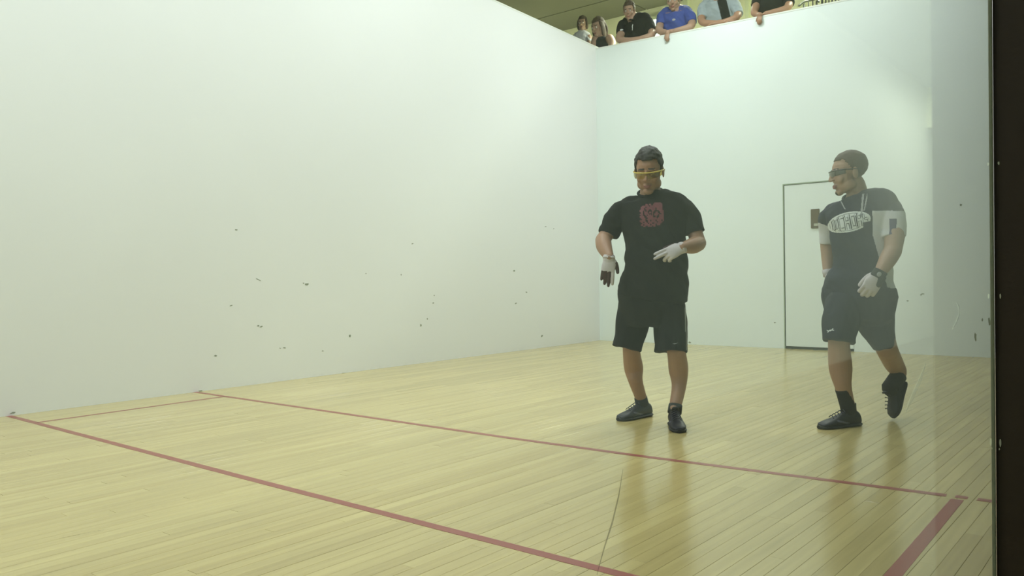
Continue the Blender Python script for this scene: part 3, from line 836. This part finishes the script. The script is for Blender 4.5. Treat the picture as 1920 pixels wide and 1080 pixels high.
    decal('shorts_mark', G, shorts, 1264.5, 640.5, .032, .012, lambda u, v: abs(v-(.55*u*u-.3+.25*u)) < .5*(1-abs(u)**1.5)+.05, M['print_grey'], shorts, cell=.002)
    decal('side_stripe', G, shorts, 1284, 615, .03, .26, lambda u, v: abs(u-.2+.15*v) < .22, M['print_grey'], shorts, cell=.004)
    # gloves
    for (Hm, cur, wr, along, white_ids, th) in ((HR, cR, wrR, None, (0,), (.75, .65, -.25)), (HL, cL, wrL, None, (0, 1, 2, 3), (.55, .8, -.2))):
        tags = []; q = Prims(); hand_prims(q, Hm, cur, grow=.0012, tags=tags, thumb=th)
        Hi = Hm.inverted()
        q.tube([Hm @ Vector((0, -.012, 0)), Hm @ Vector((0, .022, 0))], [(.035, .027), (.036, .023)], ref=(Hm.to_3x3() @ Vector((1, 0, 0))), flat0=True, n=2)
        def mi(c, tags=tags, white=white_ids, Hi=Hi):
            ds = [(seg_dist(c, t[1]), t[0]) for t in tags]; dm, i = min(ds)
            qv = Hi @ c
            if dm < .015 and (i == 4 or qv.y > .088): return 0 if i in white else 1
            return 0 if qv.z > -.006 else 1
        gl = q.finish('glove', [M['glove_white'], M['glove_maroon']], body, voxel=.003, smooth=1, midx=mi)
        st = Prims(); st.tube([Hm @ Vector((0, -.004, 0)), Hm @ Vector((0, .010, 0))], [(.037, .029), (.037, .028)], ref=(Hm.to_3x3() @ Vector((1, 0, 0))), flat0=True, flat1=True, n=1)
        mk('wrist_strap', st.bm.v, st.bm.f, M['glove_white'], gl, smooth=True)
    shoe(G, body, ML, SM1); shoe(G, body, MR, SM1)
    for ank, k in ((ankL, P(1192, 722, dL-.02)), (ankR, P(1273, 730, dR-.01))):
        s = Prims(); s.tube([ank+Vector((0, 0, -.02)), ank+(k-ank).normalized()*.035], [.043, .042], flat0=True, flat1=True, n=2)
        mk('sock', s.bm.v, s.bm.f, M['sock'], body, smooth=True)
player_one()

# ------------------------------------------------------------------ player in the navy shirt (right)
def player_two():
    fa, fb = floor_pt(1578, 800), floor_pt(1678, 785)
    G = Fig(fa*.6+fb*.4); P = G.P; S = G.S; R1 = lambda px: px*S
    ax = G.dirv(.9, .42, 0)      # shoulder axis: his left shoulder nearer the camera
    H = G.frame(P(1592.5, 325, .0), G.dirv(-1, .34, -.10), Vector((0, 0, 1)), 1.13, 1.0, .94)
    dF, dB = G.depth(fa), G.depth(fb)
    toeF, heelF = floor_pt(1541, 804), floor_pt(1611, 797)
    dirF = (toeF-heelF).normalized(); MF = shoe_frame(heelF, heelF+dirF)
    ankF = MF @ Vector((.075, 0, .10))
    # trailing foot: heel up, toe on the boards
    toeB = P(1677, 780, 0); toeB = floor_pt(1677, 784, .012)
    dB = G.depth(toeB)
    heelB = P(1697, 718, dB-.10)
    MBk = shoe_frame(heelB, toeB, up=tuple(G.dirv(-.75, .55, .25)))
    Lb = (toeB-heelB).length
    ankB = MBk @ Vector((.06, 0, .085))
    B = Prims(); head_prims(B, H, jaw=1.0)
    B.tube([P(1603, 345, -.02), P(1607, 362, -.03), P(1612, 385, -.03)], [.058, .062, .075], n=3)
    B.tube([P(1610, 375, -.03), P(1612, 394, -.02), P(1612, 430, 0), P(1612, 500, 0), P(1610, 555, 0), P(1610, 578, 0)],
           [(.09, .06), (.165, .085), (.15, .105), (.14, .11), (.16, .11), (.13, .09)], ref=ax)
    elL, wrL = P(1674, 470, .14), P(1648, 514, .24)
    elR, wrR = P(1551, 462, -.16), P(1552, 512, -.10)
    B.tube([P(1672, 396, .04), P(1678, 430, .09), elL], [.064, .058, .050])
    B.tube([elL, P(1664, 488, .19), wrL], [.051, .048, .031])
    B.tube([P(1560, 410, -.12), P(1553, 430, -.15), elR], [.045, .043, .043]); B.tube([elR, P(1552, 486, -.14), wrR], [.042, .038, .027])
    kF = P(1573, 640, dF*.6+.06); kB = P(1663, 655, dB*.5+.06)
    B.tube([P(1590, 575, dF*.3), P(1578, 608, dF*.5+.03), kF, P(1576, 690, dF-.02), P(1581, 725, dF-.01), ankF], [.09, .078, .062, .067, .048, .038])
    B.tube([P(1630, 575, dB*.3), P(1648, 615, dB*.4+.04), kB, P(1676, 682, dB-.06), P(1685, 700, dB-.09), ankB], [.09, .078, .062, .058, .046, .040])
    along = G.dirv(-.50, .10, -.85); back = G.dirv(.25, 1, .25)
    HL = hand_frame(wrL, along, back, 1.12, 1)
    if (HL.to_3x3() @ Vector((1, 0, 0))).dot(G.r) > 0: HL = hand_frame(wrL, along, back, 1.12, -1)
    HR = hand_frame(wrR, G.dirv(.15, .1, -1), G.dirv(-.9, -.3, 0), 1.0, 1)
    if (HR.to_3x3() @ Vector((1, 0, 0))).dot(G.n) < 0: HR = hand_frame(wrR, G.dirv(.15, .1, -1), G.dirv(-.9, -.3, 0), 1.0, -1)
    cL = [1.0, .95, 1.0, 1.05]; cR = [.5, .55, .6, .6]
    hand_prims(B, HL, cL, grow=-.0015, thumb=(.6, .8, -.35)); hand_prims(B, HR, cR, grow=-.0015)
    hz = head_midx(H, extra=lambda q: abs(q.x) < .014 and q.y > .078 and -.112 < q.z < -.094)
    body = B.finish('person', [M['skin2'], M['lip'], M['brow']], None, loc=G.O, voxel=.0042, smooth=2, midx=lambda c: hz(c) if c.z > 1.3 else 0)
    tag(body, 'player in navy shirt with white oval logo striding and looking left', 'person')
    eyes(H, body, M['iris'])
    def cond(c):
        if c.y > .045: return c.z > .075
        if c.y > -.005: return c.z > .075-(.045-c.y)*1.6
        return c.z > -.045 if c.y < -.03 else c.z > -.01
    hair_piece(H, body, M['hair_brown'], cond, 1.03, lift=None, thick=.010, rough=.003)
    glasses(H, body, M['rim_black'], M['lens_smoke'], drop=.03, top=.018)
    A = Prims()
    A.tube([P(1607, 364, -.02), P(1610, 371, -.02), P(1612, 384, -.01), P(1612, 408, .0), P(1612, 445, .01), P(1616, 496, .01), P(1612, 530, .01), P(1611, 552, .0)],
           [(R1(24), .066), (R1(46), .085), (R1(68), .105), (R1(65), .13), (R1(53), .135), (R1(53), .135), (R1(64), .15), (R1(69), .16)], ref=ax, flat0=True, flat1=True, seg=28)
    A.tube([P(1650, 386, .0), P(1668, 398, .05), P(1673, 420, .08), P(1675, 445, .10)], [R1(20), R1(25), R1(22.5), R1(20.5)], flat1=True)
    A.tube([P(1572, 394, -.06), P(1556, 406, -.11), P(1552, 430, -.14), P(1551, 458, -.15)], [R1(17), R1(20), R1(17), R1(14)], flat1=True)
    def mi(c):
        x, y = to_px(c); dd = G.depth(c)
        sl = seg_dist(c, [P(1668, 398, .05), P(1675, 445, .10)]); sr = seg_dist(c, [P(1556, 406, -.11), P(1551, 458, -.15)])
        if sl < .095 and x > 1640 and y > 400+max(0, (1695-x))*.0 + (0 if x < 1668 else 10):
            return 2 if 1667 < x < 1681 and y > 404 else 1
        if sr < .07 and x < 1560 and y > 418+(x-1536)*.35: return 1
        if 395 < y < 540 and x > 1636+max(0, y-440)*.28 and dd < .3: return 1
        return 0
    shirt = A.finish('shirt', [M['cloth_navy'], M['cloth_white'], M['stripe_navy']], body, voxel=.0055, smooth=4, post=folds(.013, 8, 10, .6, 21), midx=mi)
    col = Prims(); ring = [P(1605+24*math.cos(a), 370+8*math.sin(a)-3*math.cos(a), -.02+.07*math.sin(a)) for a in [2*math.pi*k/16 for k in range(17)]]
    col.tube(ring, [.010]*17, n=2, seg=8); mk('collar', col.bm.v, col.bm.f, M['cloth_navy'], shirt, smooth=True)
    # oval logo
    ew, eh, an = .245, .120, .16
    decal('oval_logo', G, shirt, 1591.5, 418.5, ew, eh, lambda u, v: u*u+v*v < 1 and not (u > .62 and v < -.35), M['print_white'], shirt, cell=.0025, ang=an)
    wm = bitmap_mask(word('DICADAS'))
    # outlined lettering: dark edges around pale letters
    def letters(u, v):
        du, dv = .018, .085
        if u*u+v*v > .80: return False
        vv = v/(.75-.15*abs(u)); inside = abs(vv) < 1 and abs(u) < .92
        if not inside: return u*u+v*v > .66 and u*u+v*v < .72 and abs(v) > .5
        g = lambda a, b: wm(a/.92, b) if abs(b) < 1 and abs(a) < .92 else False
        c0 = g(u, vv)
        return (not c0) and (g(u+du, vv-dv) or g(u-du, vv+dv) or g(u+2*du, vv))
    decal('logo_lettering', G, shirt, 1591.5, 418.5, ew, eh, letters, M['print_dark'], shirt, cell=.0022, ang=an, off=.0022)
    decal('neck_strip', G, shirt, 1618, 388, .05, .14, lambda u, v: abs(u+.15-.25*v) < .22 or abs(u-.35-.55*(v+.3)) < .14 and v > -.5, M['print_grey'], shirt, cell=.003, off=.002)  # narrow grey strips laid on the cloth below the collar
    decal('neck_strip', G, shirt, 1580, 384, .05, .07, lambda u, v: abs(u+v*.6) < .12, M['print_grey'], shirt, cell=.003, off=.002)
    A = Prims()
    A.tube([P(1611, 540, 0), P(1611, 560, 0), P(1611, 596, .0)], [(R1(67), .145), (R1(69), .15), (R1(64), .13)], ref=ax, flat0=True, cap=.35, seg=24)
    A.tube([P(1586, 575, dF*.3), P(1577, 605, dF*.5+.03), P(1574, 628, dF*.6+.05), P(1573, 641, dF*.6+.06)], [(R1(38), .125), (R1(33), .115), (R1(29), .105), (R1(28), .105)], ref=ax, flat1=True)
    A.tube([P(1634, 575, dB*.3), P(1642, 605, dB*.4+.04), P(1653, 635, dB*.45+.05), P(1658, 653, dB*.5+.06)], [(R1(40), .13), (R1(34), .12), (R1(24), .10), (R1(19), .09)], ref=G.r, flat1=True)
    shorts = A.finish('shorts', M['cloth_navy_shorts'], body, voxel=.006, smooth=3, post=folds(.012, 12, 5, .3, 31))
    def arcs(u, v):   # two crossed arcs
        a = abs((v-.45)+.9*(1-u*u)*.9-.25) < .22; b = abs((v+.45)-.9*(1-u*u)*.9+.25) < .22
        return (a or b) and abs(u) < .95
    decal('shorts_mark', G, shorts, 1559.5, 615, .042, .026, arcs, M['print_white'], shorts, cell=.002, ang=.35)
    # gloves
    for (Hm, cur, th, thick) in ((HL, cL, (.6, .8, -.35), .0015), (HR, cR, (.75, .65, -.25), .0012)):
        q = Prims(); hand_prims(q, Hm, cur, grow=thick, thumb=th)
        gl = q.finish('glove', [M['glove_white']], body, voxel=.003, smooth=1)
        X = Hm.to_3x3() @ Vector((1, 0, 0)); st = Prims()
        st.tube([Hm @ Vector((0, -.022, 0)), Hm @ Vector((0, .022, .0))], [(.040, .031), (.041, .028)], ref=X, flat0=True, flat1=True, n=2)
        if Hm is HL:
            st.tube([Hm @ Vector((-.02, .008, .012)), Hm @ Vector((-.024, .052, .008))], [(.024, .017), (.018, .014)], ref=X, n=2)
            o = st.finish('wrist_strap', M['glove_black'], gl, voxel=.003, smooth=1)
            t = Prims(); t.ell(Hm, (.002, .004, .032), (.011, .013, .004)); mk('strap_badge', t.bm.v, t.bm.f, M['print_grey'], gl, smooth=True)
        else: mk('wrist_strap', st.bm.v, st.bm.f, M['glove_white'], gl, smooth=True)
    shoe(G, body, MF, SM1, collar=.035); shoe(G, body, MBk, SM2, length=min(.31, max(.24, Lb)), collar=.0)
    s = Prims(); s.tube([ankF+Vector((0, 0, -.02)), P(1582, 735, dF-.01), P(1581, 731, dF-.01)], [.043, .044, .046], flat0=True, flat1=True, n=3)
    mk('sock', s.bm.v, s.bm.f, M['sock'], body, smooth=True)
    s = Prims(); s.tube([MBk @ Vector((.105, 0, .055)), MBk @ Vector((.08, 0, .09)), ankB, P(1685, 704, dB-.09)], [.034, .048, .050, .050], flat0=True, flat1=True, n=3)
    mk('sock', s.bm.v, s.bm.f, M['sock'], body, smooth=True)
player_two()

# ------------------------------------------------------------------ spectators in the gallery
def spectator(Y, label, head, hh, fwd, hairmat, skin, shirt_mat, torso, arms, sleeves, extra=None, hairlen=0.0, shirt_mats=None, midx=None, legs=True):
    """head = px of the head centre (eye level), hh = head height in px"""
    b = gp(torso[-1][0], torso[-1][1], Y); G = Fig((b.x, Y, 3.1), (0, -1, 0)); P = G.P; S = (Vector((b.x, Y, 4.5))-CAM).dot(CW)/F_PX
    sc = hh*S/.238; hd = head[2] if len(head) > 2 else 0.0
    H = G.frame(P(head[0], head[1], hd), G.dirv(*fwd), Vector((0, 0, 1)), sc, .98, 1.0)
    B = Prims(); head_prims(B, H)
    t0 = P(torso[0][0], torso[0][1], torso[0][4] if len(torso[0]) > 4 else 0)
    B.tube([H @ Vector((0, -.025, -.03)), H @ Vector((0, -.035, -.09)), t0+Vector((0, 0, -.05))], [.052*sc, .055*sc, .07])
    pts = [P(t[0], t[1], t[4] if len(t) > 4 else 0) for t in torso]
    B.tube(pts, [(t[2]*S*.88, t[3]*.88) for t in torso], ref=G.r)
    hip = pts[-1].copy(); hip.z = min(hip.z, 4.0)
    B.tube([pts[-1], Vector((hip.x, hip.y, 3.98))], [(torso[-1][2]*S*.85, .12), (.17, .11)], ref=G.r)
    for sx in (-.09, .09): B.tube([Vector((hip.x+sx, hip.y, 4.0)), Vector((hip.x+sx, hip.y, 3.6)), Vector((hip.x+sx, hip.y, 3.2))], [.085, .06, .045])
    for a in arms:
        B.tube([P(*q[:3]) for q in a], [q[3]*S for q in a])
    for a in arms:       # hand at the end of each arm
        if len(a) > 1 and a[-1][3] < 5.1:
            w = P(*a[-1][:3]); al = (w-P(*a[-2][:3])).normalized()
            if a[-1][-1] == 'hang': al = G.dirv(0, .35, -1)
            hand_prims(B, hand_frame(w, al, Vector((0, -.25, 1)) if a[-1][-1] != 'hang' else G.dirv(0, 1, .2), .98 if a[-1][-1] != 'hang' else .80, 1), [.35, .4, .45, .5] if a[-1][-1] != 'hang' else [.8, .85, .9, .95])
    hz = head_midx(H)
    body = B.finish('person', [skin, M['lip'], M['brow']], None, loc=G.O, voxel=.0065, smooth=1, midx=hz)
    tag(body, label, 'person', None)
    eyes(H, body, M['iris'])
    if hairlen:
        cond = lambda c: (c.z > .07 if c.y > .05 else (c.z > .03-(.05-c.y)*1.2 if c.y > .0 else c.z > -.06))
    else:
        cond = lambda c: (c.z > .075 if c.y > .045 else (c.z > .07-(.045-c.y)*1.5 if c.y > -.005 else (c.z > -.04 if c.y < -.03 else c.z > -.0)))
    hp_ = hair_piece(H, body, hairmat, cond, 1.08, lift=lambda d: .012*max(0, d.z)**2, thick=.016, rough=.007)
    if hairlen:
        q = Prims()
        for s in (-1, 1):
            q.tube([H @ Vector((.070*s, .01, .05)), H @ Vector((.080*s, .005, -.02)), H @ Vector((.076*s, .0, -.06-hairlen*.5)), H @ Vector((.066*s, -.01, -.07-hairlen))], [(.016*sc, .04*sc)]*3+[(.012*sc, .03*sc)], ref=H.to_3x3() @ Vector((1, 0, 0)))
        q.tube([H @ Vector((0, -.07, .06)), H @ Vector((0, -.085, -.03)), H @ Vector((0, -.07, -.07-hairlen))], [(.06*sc, .03*sc), (.075*sc, .03*sc), (.06*sc, .02*sc)], ref=H.to_3x3() @ Vector((1, 0, 0)))
        q.finish('long_hair', hairmat, body, voxel=.006, smooth=1, post=folds(.004, 60, 8, .1, 2))
    A = Prims()
    A.tube(pts+[Vector((pts[-1].x, pts[-1].y, 4.0))], [(t[2]*S, t[3]) for t in torso]+[(.20, .14)], ref=G.r, flat0=True, flat1=True, seg=24)
    for sl in sleeves: A.tube([P(*q[:3]) for q in sl], [q[3]*S for q in sl], flat1=True)
    sh = A.finish('shirt', shirt_mats or [shirt_mat], body, voxel=.007, smooth=3, post=folds(.012, 9, 12, .5, 5+Y), midx=(lambda c: midx(G, c)) if midx else None)
    q = Prims()
    for sx in (-.09, .09): q.tube([Vector((hip.x+sx, hip.y, 4.06)), Vector((hip.x+sx, hip.y, 3.6)), Vector((hip.x+sx, hip.y, 3.13))], [.115, .09, .075], flat1=True)
    q.finish('trousers', M['cloth_shorts'], body, voxel=.009, smooth=2)
    if extra: extra(G, body, sh, P, S)
    return body
# woman in the white top, farthest left
spectator(13.15, 'dark-haired spectator in white top half hidden behind the court corner, farthest left', (1092.5, 45), 27, (.35, 1, -.1), M['hair_brown'], M['skin2'], M['cloth_white'],
    [(1091, 57, 5, .06), (1091, 61, 11, .08), (1091, 66, 17, .10), (1091, 80, 17, .11), (1091, 110, 18, .12)],
    [[(1078, 70, .0, 6), (1076, 90, .05, 5.5)], [(1104, 70, 0, 6), (1106, 90, .05, 5.5)]], [[(1080, 68, 0, 6.5), (1076, 82, .02, 6.5)], [(1102, 68, 0, 6.5), (1106, 82, .02, 6.5)]], hairlen=.001)
def tank(G, c):
    return 0
spectator(12.75, 'spectator with shoulder-length brown hair and sleeveless dark top behind the ledge corner', (1122.5, 52), 35, (-.15, 1, -.25), M['hair_brown'], M['skin2'], M['cloth_black'],
    [(1127, 72, 8, .07), (1128, 76, 13, .09), (1129, 84, 17, .10), (1129, 100, 18, .12), (1129, 125, 19, .13)],
    [[(1143, 72, .02, 8), (1148, 82, .08, 7.5), (1146, 92, .16, 6.5)], [(1116, 74, .02, 7), (1112, 88, .1, 6)]], [], hairlen=.07)
def badge(px, py, w, h, mt, nm, ang=0):
    def fn(G, body, sh, P, S): decal(nm, G, sh, px, py, w, h, lambda u, v: u*u+v*v < 1, mt, sh, cell=.004, ang=ang)
    return fn
def man3(G, body, sh, P, S):
    decal('shirt_badge', G, sh, 1177, 61, .05, .025, lambda u, v: abs(u)+abs(v)*.6 < 1, M['print_white'], sh, cell=.004)
    decal('chest_mark', G, sh, 1197, 56, .03, .10, lambda u, v: abs(u-.5*v) < .45*(1-v*v), M['print_white'], sh, cell=.004)
    q = Prims(); ring = [P(1184+9*math.cos(a), 33+4*math.sin(a), .10+.06*math.sin(a)) for a in [2*math.pi*k/12 for k in range(13)]]
    q.tube(ring, [.012]*13, n=2, seg=8); mk('collar', q.bm.v, q.bm.f, M['cloth_black'], sh, smooth=True)
spectator(12.60, 'dark-haired man in black polo shirt with white badges leaning on folded forearms', (1180, 21, .12), 33, (.30, 1, -.30), M['hair_brown'], M['skin2'], M['cloth_black'],
    [(1187, 30, 10, .07, .08), (1190, 34, 20, .09, .06), (1193, 41, 30, .12, .04), (1195, 56, 28, .14, .02), (1196, 72, 27, .14, 0), (1196, 110, 27, .14, -.1)],
    [[(1168, 48, .05, 8), (1165, 62, .12, 7.5), (1161, 74, .26, 6.5), (1178, 76, .30, 5.5), (1200, 73, .30, 4.8)], [(1218, 46, .05, 8), (1222, 58, .12, 7.5), (1220, 67, .24, 6.5), (1200, 73.5, .30, 5.5), (1180, 77, .32, 4.8)]],
    [[(1176, 40, .05, 9), (1167, 50, .07, 10), (1165, 64, .12, 9.5)], [(1212, 39, .05, 9), (1219, 48, .07, 9.5), (1223, 60, .12, 9.5)]], extra=man3)
spectator(12.60, 'grey-haired older man in blue polo shirt with one hand over the ledge', (1263, 2, .12), 36, (.30, 1, -.28), M['hair_grey'], M['skin2'], M['cloth_blue'],
    [(1266, 12, 11, .07, .08), (1267, 16, 22, .09, .06), (1268, 22, 32, .12, .04), (1268, 36, 31, .14, .02), (1268, 56, 30, .14, 0), (1268, 100, 30, .14, -.1)],
    [[(1241, 30, .05, 8), (1238, 46, .12, 7.5), (1236, 57, .26, 6.5), (1248, 61, .36, 5.2), (1252, 61, .43, 4.6, 'hang')], [(1294, 28, .05, 8), (1297, 42, .12, 7.5), (1294, 50, .24, 6.5), (1272, 57, .30, 5.5), (1256, 60, .31, 4.8)]],
    [[(1250, 22, .05, 9), (1242, 32, .07, 10), (1239, 47, .12, 9.5)], [(1286, 21, .05, 9), (1294, 31, .07, 10), (1297, 43, .12, 9.5)]], extra=badge(1274, 42, .045, .03, M['print_grey'], 'shirt_badge'))
def grey(G, c):
    x, y = to_px(c); return 1 if abs(x-(1358+.25*(y-20))) < 9 else 0
spectator(12.60, 'spectator in open grey shirt over dark top, head cut off by the frame', (1342, -20, .12), 36, (.30, 1, -.28), M['hair_brown'], M['skin1'], M['cloth_grey'],
    [(1346, -8, 11, .07, .08), (1348, -3, 22, .09, .06), (1349, 4, 32, .12, .04), (1350, 20, 33, .14, .02), (1350, 40, 32, .14, 0), (1350, 80, 31, .14, -.1)],
    [[(1320, 14, .05, 8), (1316, 30, .12, 7.5), (1318, 42, .26, 6.5), (1340, 44, .30, 5.5), (1360, 41, .31, 4.8)], [(1378, 10, .05, 8), (1383, 24, .12, 7.5), (1380, 33, .24, 6.5), (1362, 40, .30, 5.5), (1346, 43, .31, 4.8)]],
    [[(1326, 4, .05, 9), (1318, 16, .07, 10), (1316, 34, .14, 9.5)], [(1371, 2, .05, 9), (1380, 13, .07, 10), (1384, 28, .14, 9.5)]], shirt_mats=[M['cloth_grey'], M['cloth_black']], midx=grey)
spectator(12.60, 'spectator in plain black shirt at the right with a hand over the ledge', (1446, -42, .12), 36, (-.2, 1, -.28), M['hair_black'], M['skin1'], M['cloth_black'],
    [(1446, -30, 11, .07, .08), (1447, -25, 22, .09, .06), (1448, -18, 32, .12, .04), (1449, 0, 32, .14, .02), (1449, 22, 32, .14, 0), (1449, 60, 31, .14, -.1)],
    [[(1422, -8, .05, 8), (1418, 10, .12, 7.5), (1414, 24, .26, 6.2), (1422, 28, .36, 5.2), (1425, 28, .43, 4.6, 'hang')], [(1474, -10, .05, 8), (1479, 6, .12, 7.5), (1474, 16, .24, 6.5), (1450, 23, .30, 5.5), (1436, 26, .31, 4.8)]],
    [[(1428, -18, .05, 9), (1421, -6, .07, 10), (1418, 10, .12, 9.5)], [(1467, -20, .05, 9), (1476, -8, .07, 10), (1480, 8, .12, 9.5)]])
# slatted metal chair behind the ledge, far right
def slat_chair(Y, x0, x1, ytop, label='dark metal chair with upright back bars behind the ledge, far right', n=5):
    a, b = gp(x0, ytop, Y), gp(x1, ytop, Y); zt = a.z; xa, xb = a.x, b.x
    t = empty('chair', ((xa+xb)/2, Y, 3.1)); tag(t, label, 'chair', 'metal chairs in the gallery')
    def tb(nm, pts, r): q = Prims(); q.tube(pts, [r]*len(pts), n=4, seg=10); return mk(nm, q.bm.v, q.bm.f, M['chairmetal'], t, smooth=True)
    zs = 3.1+.62
    for x in (xa, xb):
        tb('leg', [(x, Y, 3.1), (x, Y-.01, zs), (x, Y+.03, zt-.03)], .014); tb('leg', [(x, Y-.42, 3.1), (x, Y-.40, zs)], .014)
    tb('top_rail', [(xa-.05, Y-.02, zt-.05), (xa, Y+.02, zt), ((xa+xb)/2, Y+.05, zt+.01), (xb, Y+.02, zt), (xb+.04, Y, zt-.05)], .014)
    for k in range(n):
        x = xa+(xb-xa)*(k+1)/(n+1); tb('back_bar', [(x, Y+.02, zs+.05), (x, Y+.04, zt)], .009)
    v, f = boxvf((xa-.01, Y-.42, zs-.02), (xb+.01, Y+.02, zs+.03)); mk('seat', v, f, M['cloth_black'], t)
slat_chair(13.0, 1540, 1577, -16)
slat_chair(13.6, 1506, 1530, 3, 'dark metal chair beside the spectator in plain black, its curved back just clearing the ledge', 2)
